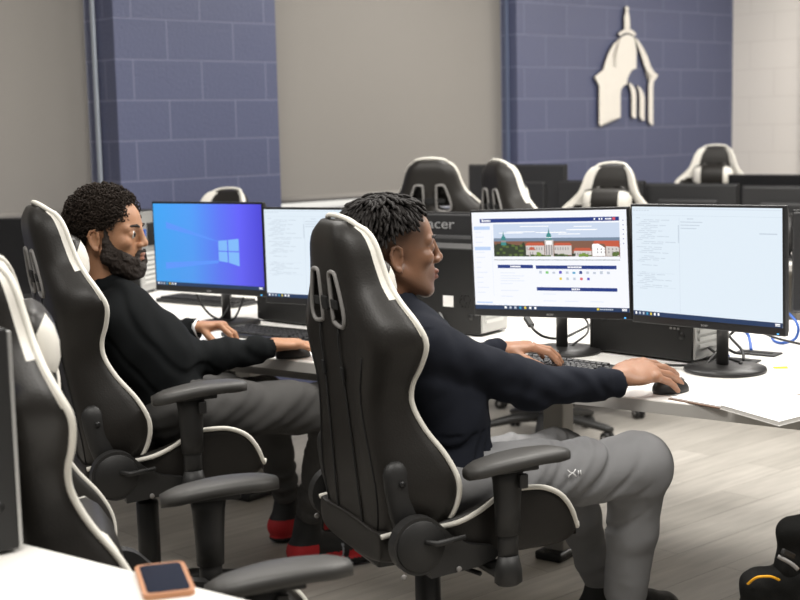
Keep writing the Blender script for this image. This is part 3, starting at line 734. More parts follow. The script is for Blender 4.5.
    for sx in (-1, 1):
        pts = []
        for y in [-.21, -.19, -.16, -.10, -.04, .02, .08, .14, .19, .235, .265, .285]:
            e = max(0, (y - .24) / .055); hw = (.264 if y > -.05 else .238 if y > -.15 else .203) * (1 if y < .27 else .96)
            pts.append((sx * hw * .985, y, ztop(y) - .028 * e * e + blst(y) - .004 + dz + sdz))
        pts += [(sx * .238, .292, .482 + dz + sdz)]
        a = MB(); a.tube(smooth_path(pts, 4), .0065, 8); a.build('seat_piping', WHITE_PIPING, t)
    if pillow:
        pz = .785 * LB + pil_dz
        vs = []; fs = []; mi = []; nu = 18; nv = 14
        for i in range(nu + 1):
            u = -1 + 2 * i / nu; th = (1 - abs(u) ** 4) ** .5 if abs(u) < 1 else 0
            for j in range(nv):
                an = 2 * PI * j / nv
                vs.append((u * .135, .105 + .045 * math.cos(an) * (th * .9 + .03), pz + .072 * math.sin(an) * (.62 + .38 * th) * (1 if abs(u) < 1 else .8)))
        for i in range(nu):
            for j in range(nv):
                fs.append((i * nv + j, (i + 1) * nv + j, (i + 1) * nv + (j + 1) % nv, i * nv + (j + 1) % nv)); mi.append(1 if (i < 4 or i >= nu - 4) and math.cos(2 * PI * (j + .5) / nv) > .5 else 0)
        a = MB(); a.v = vs; a.f = fs + [tuple(range(nv)), tuple(reversed([nu * nv + j for j in range(nv)]))]; a.m = mi + [0, 0]; a.sm = [True] * len(a.f)
        place(a.build('head_pillow', [BLACK_LEATHER, WHITE_LEATHER], t))
    if lumbar:
        vs = []; fs = []; mi = []; nu = 18; nv = 14
        for i in range(nu + 1):
            u = -1 + 2 * i / nu; th = (1 - abs(u) ** 4) ** .5 if abs(u) < 1 else 0
            for j in range(nv):
                an = 2 * PI * j / nv
                vs.append((u * .17, .125 + .06 * math.cos(an) * (th * .9 + .03), .19 * LB + .10 * math.sin(an) * (.7 + .3 * th)))
        for i in range(nu):
            for j in range(nv):
                fs.append((i * nv + j, (i + 1) * nv + j, (i + 1) * nv + (j + 1) % nv, i * nv + (j + 1) % nv)); mi.append(1 if (i < 3 or i >= nu - 3) else 0)
        a = MB(); a.v = vs; a.f = fs + [tuple(range(nv)), tuple(reversed([nu * nv + j for j in range(nv)]))]; a.m = mi + [1, 1]; a.sm = [True] * len(a.f)
        place(a.build('lumbar_pillow', [BLACK_LEATHER, WHITE_LEATHER], t))
    # armrests
    for sx in (-1, 1):
        x = sx * .315; z = dz + adz
        a = MB(); vs = []; fs = []; nn = 14; m_ = 12
        for i in range(nn + 1):
            u = i / nn; y = -.045 + .262 * u; zc_ = .688 + z - .028 * (1 - u) ** 2.2 - .010 * u ** 3
            e = min(1, .35 + 5 * min(u, 1 - u)) ** .6; hw = .047 * e * (1 - .12 * math.cos(2 * PI * u)); ht = .0165 * (.55 + .45 * e)
            for j in range(m_):
                an = 2 * PI * j / m_; ca, sa = math.cos(an), math.sin(an)
                sq = lambda q: math.copysign(abs(q) ** .6, q)
                vs.append((x + hw * sq(ca), y, zc_ + ht * sq(sa)))
        for i in range(nn):
            for j in range(m_): fs.append((i * m_ + j, (i + 1) * m_ + j, (i + 1) * m_ + (j + 1) % m_, i * m_ + (j + 1) % m_))
        fs.append(tuple(range(m_))); fs.append(tuple(reversed([nn * m_ + j for j in range(m_)])))
        a.add(vs, fs, 0, None, True); a.build('armrest_pad', PAD_PLASTIC, t)
        a = MB(); a.box((x, .065, .662 + z), (.055, .13, .014), 0, bev=.004); a.box((x + sx * .03, .085, .635 + z), (.012, .022, .034), 0, bev=.003)
        a.tube([(x, .06, .505 + z), (x, .06, .57 + z), (x, .06, .63 + z), (x, .06, .662 + z)], [.031, .033, .037, .042], 16, flat=.62, up=(1, 0, 0)); a.build('armrest_sleeve', BLACK_PLASTIC, t)
        a = MB(); a.tube([(x, .06, .415 + z), (x, .06, .56 + z)], .026, 14, flat=.6, up=(1, 0, 0))
        a.tube([(x, .06, .385 + z), (x, .06, .392 + z), (x, .06, .42 + z), (x, .06, .455 + z)], [.026, .035, .034, .026], 14, flat=.75, up=(1, 0, 0))
        a.box((x * .72, .06, .405 + z), (.20, .05, .016), 0, bev=.004); a.build('armrest_post', BLACK_PLASTIC, t)
    a = MB(); a.box((0, -.02, .405 + dz), (.16, .30, .035), 0, bev=.008); a.box((0, -.02, .425 + dz), (.40, .26, .012)); a.tube([(.05, .0, .40 + dz), (.16, .02, .385 + dz), (.23, .03, .39 + dz)], .006, 8); a.build('tilt_mechanism', BLACK_METAL, t)
    a = MB(); a.tube([(0, .10, .37 + dz), (0, .17, .355 + dz)], [.03, .026], 16); a.build('tension_knob', BLACK_PLASTIC, t)
    a = MB(); a.lathe([(.026, .10), (.033, .11), (.033, .335 + dz), (.029, .34 + dz), (.016, .342 + dz), (.016, .40 + dz)], 20); a.build('gas_column', BLACK_METAL, t)
    # star base: five legs in one moulding, five casters
    a = MB()
    for k in range(5):
        an = base_rot + 2 * PI * k / 5; dx, dy = math.cos(an), math.sin(an)
        a.tube([(dx * .02, dy * .02, .105), (dx * .15, dy * .15, .10), (dx * .30, dy * .30, .072), (dx * .325, dy * .325, .068)], [.036, .031, .024, .016], 10, flat=.7, up=(0, 0, 1))
        a.tube([(dx * .30, dy * .30, .075), (dx * .30, dy * .30, .055)], .009, 8)
    a.lathe([(.03, .075), (.042, .08), (.042, .13), (.035, .14), (.02, .14)], 20); a.build('star_base', BLACK_PLASTIC, t)
    for k in range(5):
        an = base_rot + 2 * PI * k / 5; c = Vector((math.cos(an) * .30, math.sin(an) * .30, .029)); wa = an + 1.1 + k * 1.7
        a = MB(); MM = Matrix.Translation(c) @ Matrix.Rotation(wa, 4, 'Z') @ Matrix.Rotation(PI / 2, 4, 'Y')
        for s_ in (-1, 1): a.lathe([(.001, s_ * .024), (.02, s_ * .024), (.028, s_ * .021), (.029, s_ * .01), (.027, s_ * .006), (.001, s_ * .006)][::s_], 18, 0, MM)
        a.lathe([(.010, -.026), (.010, .026)], 10, 1, MM)
        a.box(c + Vector((0, 0, .022)), (.02, .034, .022), 0, rot=(0, 0, wa), bev=.006); a.build('caster', [BLACK_PLASTIC, GREY_RIM], t)
    return t
def smooth2(poly, n):
    q = smooth_path([(x, y, 0) for x, y in poly], n, True); return [(p.x, p.y) for p in q]
make_chair(5, loc=(.055, 3.30, 0), az=66, label='black gaming chair seen from behind, holding the man with twisted hair', base_rot=.9)
make_chair(9, loc=(-.765, 3.92, 0), az=66, label='black gaming chair seen from behind, holding the curly-haired man', base_rot=.45, dz=.02, adz=.04)
make_chair(8.5, loc=(-.40, 2.60, 0), az=73, lumbar=True, pil_dz=-.01, boff=-.315, sdz=-.135, adz=-.018, label='empty gaming chair in the left foreground behind the phone desk', base_rot=.3)
make_chair(6, loc=(.21, 6.85, 0), az=12, label='empty black chair seen squarely from behind above the twisted hair', base_rot=.1, dz=.05)
make_chair(6, loc=(.665, 6.14, 0), az=70, label='empty chair seen edge-on behind the web page screen, facing right', base_rot=.7, dz=.05)
make_chair(6, loc=(.98, 6.75, 0), az=212, label='empty black and white chair facing the camera, between the far monitors', base_rot=.25, pil_dz=-.03, dz=.0)
make_chair(6, loc=(2.02, 8.85, 0), az=207, label='empty black and white chair farthest away, beside the white wall', base_rot=.5, pil_dz=-.03, dz=.04)
make_chair(14, loc=(-1.00, 6.32, 0), az=212, label='empty chair with only its white-edged top above the blue wallpaper screen', base_rot=.5, dz=-.06)

# ------------------------------------------------------------ smooth bodies from blended volumes
class SDF:
    def __init__(s, lo, hi, h):
        s.lo = np.array(lo, float); s.h = h
        s.n = (np.ceil((np.array(hi) - s.lo) / h)).astype(int) + 1
        s.D = np.full(s.n, 1.0, np.float32)
    def block(s, lo, hi):
        a = np.maximum(0, np.floor((np.array(lo) - s.lo) / s.h).astype(int)); b = np.minimum(s.n, np.ceil((np.array(hi) - s.lo) / s.h).astype(int) + 1)
        if np.any(b <= a): return None
        g = [s.lo[i] + s.h * np.arange(a[i], b[i]) for i in range(3)]
        X, Y, Z = np.meshgrid(*g, indexing='ij')
        return (slice(a[0], b[0]), slice(a[1], b[1]), slice(a[2], b[2])), np.stack([X, Y, Z], -1).astype(np.float32)
    def comb(s, sl, d, k, sub=False):
        A = s.D[sl]
        if sub:
            if k <= 0: s.D[sl] = np.maximum(A, -d); return
            h = np.clip(.5 - .5 * (A + d) / k, 0, 1); s.D[sl] = A * (1 - h) + (-d) * h + k * h * (1 - h); return
        if k <= 0: s.D[sl] = np.minimum(A, d); return
        h = np.clip(.5 + .5 * (d - A) / k, 0, 1); s.D[sl] = d * (1 - h) + A * h - k * h * (1 - h)
    def cap(s, a, b, r0, r1, k=.015, sub=False, wr=None, flat=None):
        """tapered capsule; flat=(axis vector, factor) squashes it along an axis"""
        a = np.array(a, float); b = np.array(b, float); m = max(r0, r1) + k + .02
        q = s.block(np.minimum(a, b) - m, np.maximum(a, b) + m)
        if q is None: return s
        sl, P = q; ba = b - a; L2 = max(float(ba @ ba), 1e-9)
        t = np.clip(((P - a) @ ba) / L2, 0, 1)
        V = P - a - t[..., None] * ba
        if flat is not None:
            ax = np.array(flat[0], float); ax /= np.linalg.norm(ax)
            V = V + (V @ ax)[..., None] * ax * (1 / flat[1] - 1)
        d = np.linalg.norm(V, axis=-1) - (r0 + (r1 - r0) * t)
        if flat is not None: d = d * min(1, flat[1] ** .5)
        if wr is not None: d = d - wr(P, t)
        s.comb(sl, d.astype(np.float32), k, sub); return s
    def ell(s, c, r, R=None, k=.015, sub=False):
        c = np.array(c, float); r = np.array(r, float); m = max(r) + k + .015
        q = s.block(c - m, c + m)
        if q is None: return s
        sl, P = q; V = P - c
        if R is not None: V = V @ np.array(R, float).T
        k0 = np.linalg.norm(V / r, axis=-1); k1 = np.linalg.norm(V / (r * r), axis=-1) + 1e-9
        d = k0 * (k0 - 1) / k1
        s.comb(sl, d.astype(np.float32), k, sub); return s
    def warp(s, fn):
        g = [s.lo[i] + s.h * np.arange(s.n[i]) for i in range(3)]
        idx = np.argwhere(np.abs(s.D) < s.h * 4)
        P = s.lo + s.h * idx
        s.D[idx[:, 0], idx[:, 1], idx[:, 2]] -= fn(P).astype(np.float32); return s
    def cut(s, p, nrm):
        g = [s.lo[i] + s.h * np.arange(s.n[i]) for i in range(3)]
        nrm = np.array(nrm, float); nrm /= np.linalg.norm(nrm)
        d = ((g[0] - p[0]) * nrm[0])[:, None, None] + ((g[1] - p[1]) * nrm[1])[None, :, None] + ((g[2] - p[2]) * nrm[2])[None, None, :]
        s.D = np.maximum(s.D, d.astype(np.float32)); return s
    def mesh(s):
        D = s.D; I = D < 0; n = D.shape
        c = np.zeros(tuple(x - 1 for x in n), np.int8)
        for dx in (0, 1):
            for dy in (0, 1):
                for dz in (0, 1): c += I[dx:n[0] - 1 + dx, dy:n[1] - 1 + dy, dz:n[2] - 1 + dz]
        act = (c > 0) & (c < 8); idx = np.argwhere(act)
        vid = np.full(act.shape, -1, np.int32); vid[act] = np.arange(len(idx))
        acc = np.zeros((len(idx), 3)); cnt = np.zeros(len(idx))
        cor = [(x, y, z) for x in (0, 1) for y in (0, 1) for z in (0, 1)]
        val = {q: D[idx[:, 0] + q[0], idx[:, 1] + q[1], idx[:, 2] + q[2]] for q in cor}
        for q in cor:
            for ax in range(3):
                if q[ax] == 0:
                    r = list(q); r[ax] = 1; r = tuple(r); va, vb = val[q], val[r]
                    mk = (va < 0) != (vb < 0); den = np.where(mk, va - vb, 1); t = np.where(mk, va / den, 0)
                    p = np.array(q, float)[None, :].repeat(len(idx), 0); p[:, ax] += t
                    acc[mk] += p[mk]; cnt[mk] += 1
        V = s.lo + s.h * (idx + acc / cnt[:, None]); F = []
        for ax in range(3):
            u, v = (ax + 1) % 3, (ax + 2) % 3
            A = np.take(I, range(0, n[ax] - 1), ax); B_ = np.take(I, range(1, n[ax]), ax)
            e = np.argwhere(A != B_)
            e = e[(e[:, u] > 0) & (e[:, v] > 0) & (e[:, u] < n[u] - 1) & (e[:, v] < n[v] - 1)]
            flip = A[e[:, 0], e[:, 1], e[:, 2]]
            def g(du, dv):
                w = e.copy(); w[:, u] -= du; w[:, v] -= dv; return vid[w[:, 0], w[:, 1], w[:, 2]]
            q = np.stack([g(1, 1), g(0, 1), g(0, 0), g(1, 0)], 1)
            q[~flip] = q[~flip][:, ::-1]; F.append(q)
        F = np.concatenate(F); F = F[(F >= 0).all(1)]
        return V, F
    def build(s, name, mats, parent, zone=None, tone=None, relax=1):
        V, F = s.mesh()
        for _ in range(relax):
            S = np.zeros_like(V); C = np.zeros(len(V))
            for a, b in ((0, 1), (1, 2), (2, 3), (3, 0)):
                np.add.at(S, F[:, a], V[F[:, b]]); np.add.at(C, F[:, a], 1)
                np.add.at(S, F[:, b], V[F[:, a]]); np.add.at(C, F[:, b], 1)
            V = V * .5 + .5 * S / np.maximum(C, 1)[:, None]
        me = bpy.data.meshes.new(name)
        me.vertices.add(len(V)); me.vertices.foreach_set('co', V.ravel())
        me.loops.add(F.size); me.loops.foreach_set('vertex_index', F.ravel())
        me.polygons.add(len(F)); me.polygons.foreach_set('loop_start', np.arange(0, F.size, 4)); me.polygons.foreach_set('loop_total', np.full(len(F), 4))
        me.update(calc_edges=True); me.validate()
        me.polygons.foreach_set('use_smooth', np.ones(len(me.polygons), bool))
        for m in (mats if isinstance(mats, (list, tuple)) else [mats]): me.materials.append(m)
        if tone is not None:
            T = tone(V); ca = me.color_attributes.new('tone', 'FLOAT_COLOR', 'POINT')
            ca.data.foreach_set('color', np.concatenate([T, np.ones((len(V), 1))], 1).astype(np.float32).ravel())
        if zone is not None:
            C_ = V[F].mean(1); me.polygons.foreach_set('material_index', zone(C_).astype(np.int32))
        o = bpy.data.objects.new(name, me); COL.objects.link(o)
        if parent is not None:
            o.parent = parent; o.matrix_parent_inverse = Matrix.Translation(-parent.location)
        return o
def vnoise(P, f, seed=0):
    """cheap smooth noise, about -1..1"""
    rs = np.random.RandomState(seed); out = 0
    for k in range(5):
        w = rs.normal(size=3); w /= np.linalg.norm(w); out = out + np.sin(P @ w * f * (1 + .37 * k) + rs.rand() * 6.28 + 1.5 * np.sin(P @ rs.normal(size=3) * f * .6))
    return out / 5
def nv(v): v = np.array(v, float); return v / np.linalg.norm(v)
class Frame:
    """head frame: x forward, y left, z up"""
    def __init__(s, o, az, pitch=0., roll=0., sc=1.):
        a = math.radians(az); f = np.array([math.sin(a), math.cos(a), 0.]); l = np.array([-math.cos(a), math.sin(a), 0.]); u = np.array([0, 0, 1.])
        p = math.radians(pitch); f2 = f * math.cos(p) - u * math.sin(p); u2 = u * math.cos(p) + f * math.sin(p)
        r = math.radians(roll); l2 = l * math.cos(r) + u2 * math.sin(r); u3 = u2 * math.cos(r) - l * math.sin(r)
        s.o = np.array(o, float); s.R = np.array([f2, l2, u3]); s.sc = sc
    def p(s, x, y, z): return s.o + s.sc * (x * s.R[0] + y * s.R[1] + z * s.R[2])
    def loc(s, P): return ((P - s.o) @ s.R.T) / s.sc
def head(S, F, nose=1.0, jaw=1.0):
    k_ = F.sc
    E = lambda c, r, k=.016, sub=False: S.ell(F.p(*c), np.array(r) * k_, F.R, k, sub)
    C = lambda a, b, r0, r1, k=.012, sub=False: S.cap(F.p(*a), F.p(*b), r0 * k_, r1 * k_, k, sub)
    E((-.016, 0, .036), (.096, .076, .083)); E((.030, 0, .030), (.062, .066, .070))
    E((.034, 0, -.030), (.052, .060, .066)); E((.030, 0, -.072), (.050 * jaw, .052 * jaw, .036))
    C((-.005, .052, -.045), (.062, .026, -.094), .018, .016, .02); C((-.005, -.052, -.045), (.062, -.026, -.094), .018, .016, .02)
    E((.070, 0, -.098), (.020, .026, .019), .014)
    E((.070, 0, -.058), (.024, .032, .032), .016)
    for y in (-1, 1):
        C((.082, y * .012, .024), (.070, y * .048, .020), .010, .010, .012)
        E((.062, y * .046, -.018), (.020, .018, .018), .016)
        E((.098, y * .033, .005), (.013, .019, .012), .012, True)
        E((.0765, y * .032, .004), (.0130, .0165, .0115), .003)
        E((-.016, y * .077, -.012), (.017, .006, .028), .003)
        er = [(-.004, -.004), (-.004, .010), (-.014, .018), (-.026, .014), (-.032, 0.), (-.028, -.020), (-.018, -.036), (-.008, -.040)]
        for q_ in range(7): C((er[q_][0], y * (.082 + .004 * (q_ in (3, 4))), er[q_][1]), (er[q_ + 1][0], y * (.082 + .004 * (q_ in (2, 3))), er[q_ + 1][1]), .0042, .0042, .002)
        E((-.014, y * .086, -.012), (.009, .007, .014), .003, True); E((-.011, y * .081, -.038), (.008, .006, .009), .003)
    C((.092, 0, .016), (.103 * nose, 0, -.019), .0078, .0100, .008); E((.105 * nose, 0, -.0255), (.0125, .0125, .0105), .007)
    for y in (-1, 1): E((.0965, y * .0145, -.0295), (.0110, .0085, .0085), .005)
    E((.0955, 0, -.0565), (.0085, .022, .0068), .004); E((.0925, 0, -.0700), (.0095, .019, .0078), .004)
    E((.106, 0, -.0632), (.012, .026, .0012), .002, True); E((.095, 0, -.0815), (.008, .02, .006), .006, True)
def hand(S, W, d, back, side, curl, fl=1.0, spread=.12, thumb=(.55, .75, -.25), tcurl=.3, k=.006, sc=1.0):
    """W wrist, d towards fingers, back = normal of the back of the hand, side = towards the thumb"""
    W = np.array(W, float); d = nv(d); back = nv(np.array(back) - d * np.dot(back, d)); side = nv(np.array(side) - d * np.dot(side, d) - back * np.dot(side, back))
    R = np.array([d, side, back]); q = sc
    S.cap(W - d * .03, W + d * .02, .024 * q, .024 * q, .01, flat=(back, .78))
    S.ell(W + d * .048 * q, (.052 * q, .040 * q, .0165 * q), R, .012)
    S.ell(W + d * .078 * q, (.022 * q, .040 * q, .013 * q), R, .008)
    S.ell(W + d * .035 * q + side * .024 * q - back * .004, (.032 * q, .017 * q, .016 * q), R, .01)
    offs = [.030, .0105, -.0095, -.0285]; Ls = [(.042, .025, .020), (.046, .029, .021), (.042, .027, .021), (.033, .020, .018)]; bs = [.086, .090, .086, .078]
    for i in range(4):
        p = W + d * bs[i] * q + side * offs[i] * q; ang = 0; dd = nv(d + side * spread * (offs[i] / .03)); r = [.0098, .0088, .0080, .0070][0] - (.0012 if i == 3 else 0)
        S.ell(p + back * .002, np.array((.012, .0105, .0105)) * q, R, .006)
        for j in range(3):
            ang += curl[i][j]; v = dd * math.cos(ang) - back * math.sin(ang)
            p2 = p + v * Ls[i][j] * fl * q; r2 = r - .0009
            S.cap(p, p2, r * q, r2 * q, .003); p = p2; r = r2
    p = W + d * .028 * q + side * .030 * q - back * .004; v = nv(d * thumb[0] + side * thumb[1] + back * thumb[2]); r = .0125
    for j, L in enumerate((.040, .032, .026)):
        p2 = p + v * L * q; S.cap(p, p2, r * q, (r - .0015) * q, .005); p = p2; r -= .0013
        v = nv(v + d * tcurl - back * tcurl * .3)
def wrk(a, b, amp, fr, seed=0, lo=0., hi=1.):
    """cloth creases across a limb"""
    a = np.array(a, float); b = np.array(b, float); ax = nv(b - a); L = np.linalg.norm(b - a)
    rs = np.random.RandomState(seed); w1 = rs.normal(size=3) * 9; w2 = rs.normal(size=3) * 14; ph = rs.rand() * 6
    def fn(P, t):
        s_ = (P - a) @ ax
        env = np.clip((t - lo) / .12, 0, 1) * np.clip((hi - t) / .12, 0, 1) if hi < 1 or lo > 0 else 1.
        return amp * env * (np.sin(s_ * fr + 2.2 * np.sin(P @ w1 + ph) + P @ w2) ** 3)
    return fn

SKIN_A = mat('skin_brown', (.40, .205, .115), .48, bump=.25, bscale=350, var=.06, tone=True, spec=.4)
SKIN_B = mat('skin_dark_brown', (.225, .110, .062), .42, bump=.25, bscale=350, var=.06, tone=True, spec=.45)
for m_ in (SKIN_A, SKIN_B):
    pb = m_.node_tree.nodes['Principled BSDF']; pb.inputs['Subsurface Weight'].default_value = .12; pb.inputs['Subsurface Radius'].default_value = (.01, .004, .002); pb.inputs['Subsurface Scale'].default_value = .6
HAIR_A = mat('curly_hair', (.020, .013, .009), .8, spec=.25, bump=.8, bscale=160, var=.3)
HAIR_B = mat('twisted_hair', (.013, .0105, .0095), .7, spec=.3, bump=.6, bscale=260, var=.3)
BEARD = mat('beard_hair', (.020, .012, .008), .75, bump=1.0, bscale=420, var=.35)
NAVY = mat('navy_sweatshirt', (.0145, .0165, .0235), .92, spec=.12, bump=.35, bscale=900, var=.12)
BLACKKNIT = mat('black_knit_top', (.0065, .0075, .0082), .9, spec=.12, bump=.5, bscale=500, var=.15)
GREYPANT = mat('heather_grey_jersey', (.235, .235, .24), .95, spec=.15, bump=.4, bscale=1100, var=.10)
DARKPANT = mat('dark_grey_jersey', (.070, .068, .066), .95, spec=.15, bump=.4, bscale=1100, var=.12)
SHOE_BLACK = mat('shoe_black', (.010, .010, .010), .6, bump=.5, bscale=250)
SHOE_RED = mat('shoe_red_mesh', (.50, .015, .02), .6, bump=.4, bscale=300)
SHOE_WHITE = mat('shoe_grey', (.28, .29, .31), .6)
EYE_W = mat('eye_white', (.75, .72, .68), .25); EYE_D = mat('eye_dark', (.02, .012, .008), .15)
LIP = (1.05, .72, .70)
def eyes(F, root, ex=.0770):
    for y in (-1, 1):
        a = MB(); vs = []; fs = []; c = F.p(ex, y * .032, .0030); nu, nvv = 12, 16; r = .0122 * F.sc
        for i in range(nu + 1):
            th = PI * i / nu
            for j in range(nvv):
                ph = 2 * PI * j / nvv; l = np.array([math.cos(th), math.sin(th) * math.cos(ph), math.sin(th) * math.sin(ph)])
                vs.append(c + r * (l @ F.R))
        mi = []
        for i in range(nu):
            for j in range(nvv): fs.append((i * nvv + j, i * nvv + (j + 1) % nvv, (i + 1) * nvv + (j + 1) % nvv, (i + 1) * nvv + j)); mi.append(1 if i < 3 else 0)
        a.v = [tuple(v) for v in vs]; a.f = fs; a.m = mi; a.sm = [True] * len(fs)
        a.build('eye', [EYE_W, EYE_D], root)
def person(name_loc, label, group=None):
    t = empty('person', (0, 0, 0)); tag(t, label, 'person', group); return t
def brow(F, root, m):
    for y in (-1, 1):
        a = MB(); a.tube([tuple(F.p(.0945 - .0, y * .012, .0235)), tuple(F.p(.0935, y * .026, .0285)), tuple(F.p(.082, y * .042, .0275)), tuple(F.p(.071, y * .053, .022))], [.0030, .0042, .0036, .0016], 8)
        a.build('eyebrow', m, root)

# ---------------- the man with twisted hair
def man_twists():
    root = person(None, 'man with short black twists in a navy sweatshirt and grey joggers, typing')
    fw = nv((.91, .41, 0)); rt = nv((.41, -.91, 0)); up = np.array([0, 0, 1.])
    pel = np.array([.075, 3.29, .585]); nk = np.array([-.035, 3.32, 1.035])
    shR = np.array([.055, 3.155, .930]); shL = np.array([-.11, 3.48, .925])
    elR = np.array([.315, 3.30, .800]); wrR = np.array([.535, 3.385, .786])
    elL = np.array([.06, 3.70, .80]); wrL = np.array([.265, 3.79, .800])
    hipR = pel + rt * .095; hipL = pel - rt * .095 - up * .03
    knR = np.array([.600, 3.38, .570]); anR = np.array([.572, 3.42, .195])
    knL = np.array([.430, 3.66, .530]); anL = np.array([.560, 3.75, .130])
    F = Frame((-.012, 3.33, 1.142), 75, pitch=-3, sc=1.06)
    # body
    S = SDF((-.30, 3.02, .02), (.90, 4.0, 1.34), .0036)
    head(S, F)
    S.cap(F.p(-.020, 0, -.045), nk - up * .05, .055, .058, .02)
    S.ell((pel + nk) / 2 - fw * .03 - up * .0, (.13, .075, .15), [rt, fw, up], .02); S.ell(pel + up * .04, (.13, .09, .15), [rt, fw, up], .04)
    S.cap(shR - up * .01, shL - up * .01, .04, .04, .02)
    for a, b, c in ((shR, elR, wrR), (shL, elL, wrL)):
        S.cap(a, b, .040, .034, .02); S.cap(b, c, .034, .023, .015)
    for a, b, c in ((hipR, knR, anR), (hipL, knL, anL)):
        S.cap(a, b, .070, .048, .03); S.cap(b, c, .044, .031, .02)
    hand(S, (.550, 3.394, .800), (.18, .085, .018), (.05, -.40, .92), (-.4, .9, .2), [(.40, .20, .12), (.32, .25, .15), (.34, .26, .18), (.40, .28, .2)], spread=.22, thumb=(.8, .5, -.25), tcurl=.15, sc=1.22)
    hand(S, (.275, 3.795, .812), (.14, .03, .006), (.0, .0, 1), (.3, -.9, -.1), [(.35, .45, .25), (.25, .5, .3), (.25, .55, .3), (.3, .5, .3)], spread=.12, thumb=(.75, .5, -.5), sc=1.1)
    def tone(V):
        L = F.loc(V); T = np.ones((len(V), 3))
        hd = L[:, 2] > -.12
        lip = (L[:, 0] > .078) & (abs(L[:, 1]) < .024) & (L[:, 2] < -.051) & (L[:, 2] > -.079)
        T[lip] = (1.05, .70, .70)
        # close-cropped fade on the side of the head
        q = np.clip((L[:, 2] - .002 + .02 * (L[:, 0] < -.03)) / .04, 0, 1) * np.clip((.074 - L[:, 0]) / .02, 0, 1) * (abs(L[:, 1]) > .02)
        q2 = np.clip((-.03 - L[:, 0]) / .02, 0, 1) * np.clip((L[:, 2] + .055) / .03, 0, 1)
        q = np.maximum(q, q2) * hd
        T = T * (1 - .62 * q[:, None])
        st = np.clip((-.045 - L[:, 2]) / .02, 0, 1) * np.clip((L[:, 0] - .0) / .02, 0, 1) * (L[:, 2] > -.125)
        T = T * (1 - .22 * (st * hd)[:, None])
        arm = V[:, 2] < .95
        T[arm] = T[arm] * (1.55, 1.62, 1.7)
        return T
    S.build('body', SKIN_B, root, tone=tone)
    eyes(F, root); brow(F, root, HAIR_B)
    # hair: cap plus short twists
    rnd = random.Random(11)
    S = SDF(F.p(-.0, 0, 0) - .17, F.p(0, 0, 0) + .19, .004)
    S.ell(F.p(-.018, 0, .044), np.array((.103, .082, .086)) * F.sc, F.R, .01)
    pcut = F.p(0.0, 0, .050); S.cut(pcut, -(F.R[2] * 1.0 + F.R[0] * -.42)); S.cut(F.p(.064, 0, .05), F.R[0])
    hcap = S.build('hair', HAIR_B, root)
    a = MB()
    for i in range(900):
        ga = i * 2.39996; zz = 1 - (i + .5) / 900 * 1.15; rr = math.sqrt(max(0, 1 - zz * zz))
        dl = np.array([math.cos(ga) * rr, math.sin(ga) * rr, zz])
        base = np.array([-.018, 0, .040]) + dl * np.array((.100, .079, .084))
        if base[2] < .058 + .46 * base[0] + rnd.uniform(-.006, .005) or base[0] > .062: continue
        hz = nv(np.array([dl[0] * .9 - .10, dl[1], 0]) + np.array([rnd.uniform(-.35, .35), rnd.uniform(-.35, .35), 0]))
        ln = rnd.uniform(.034, .052) * (1 if dl[2] > .3 else .75) * (.62 if base[0] > .035 else 1); r = rnd.uniform(.0032, .0046); pts = []; p = base.copy(); v = nv(dl * .9 + hz * .8 + np.array([0, 0, .15]))
        for s_ in range(7):
            pts.append(tuple(F.p(*p))); p = p + v * ln / 6
            out = nv(p - np.array([-.018, 0, .02])); tg = nv(hz * .35 - np.array([0, 0, 1.]) * (.9 if dl[2] < .8 else .35)); v = nv(v * .62 + tg * .5 + out * .12 + np.array([rnd.uniform(-.2, .2) for _ in range(3)]))
        a.tube(pts, [r * k_ for k_ in (1, 1.12, .92, 1.1, .9, 1.0, .45)], 5)
    me = a.build('tw', HAIR_B)
    join_into(hcap, me)
    # sweatshirt
    S = SDF((-.32, 2.98, .50), (.72, 4.0, 1.12), .0045)
    S.ell(pel + up * .275 - fw * .050, (.170, .112, .165), [rt, fw, up], .03)
    S.ell(pel + up * .14 + fw * .005, (.168, .128, .16), [rt, fw, up], .05)
    S.ell(pel + up * .045 + fw * .01, (.178, .132, .085), [rt, fw, up], .03)
    S.cap(shR - rt * .035 + up * .010, shL + rt * .035 + up * .010, .052, .052, .03)
    S.cap(nk - up * .065, nk - up * .004, .084, .067, .04)
    S.cap(shR, elR, .064, .056, .03, wr=wrk(shR, elR, .006, 30, 3)); S.cap(elR, wrR - nv(wrR - elR) * .035, .057, .044, .03, wr=wrk(elR, wrR, .0045, 34, 5, 0, .9))
    S.cap(shL, elL, .062, .056, .03, wr=wrk(shL, elL, .006, 45, 7)); S.cap(elL, wrL, .058, .042, .03, wr=wrk(elL, wrL, .005, 60, 9))
    cu = nv(wrR - elR); S.cap(wrR - cu * .050, wrR + cu * .004, .0405, .038, .001)
    S.warp(lambda P: .005 * vnoise(P, 30, 4) * (P[:, 2] < .98))
    S.warp(lambda P: -.006 * np.sin(60 * P[:, 2] + 9 * P[:, 0] + 14 * np.sin(P[:, 1] * 9)) ** 4 * (P[:, 2] < .72))
    S.warp(lambda P: -.006 * np.clip(np.sin(46 * (P @ (rt * .2 + up * .8 + fw * .6)) + 3 * np.sin(P @ (rt * 12 + fw * 8))), 0, 1) ** 4 * (P[:, 2] > .72))
    # neck opening
    S.cap(nk - up * .02, nk + up * .10 + fw * .01, .062, .070, .006, sub=True)
    S.cap(wrR + cu * .002, wrR + cu * .05, .030, .034, .003, sub=True)
    S.build('sweatshirt', NAVY, root)
    # joggers
    S = SDF((-.20, 3.02, .10), (.78, 3.92, .78), .0045)
    S.ell(pel + up * .0, (.172, .13, .10), [rt, fw, up], .03)
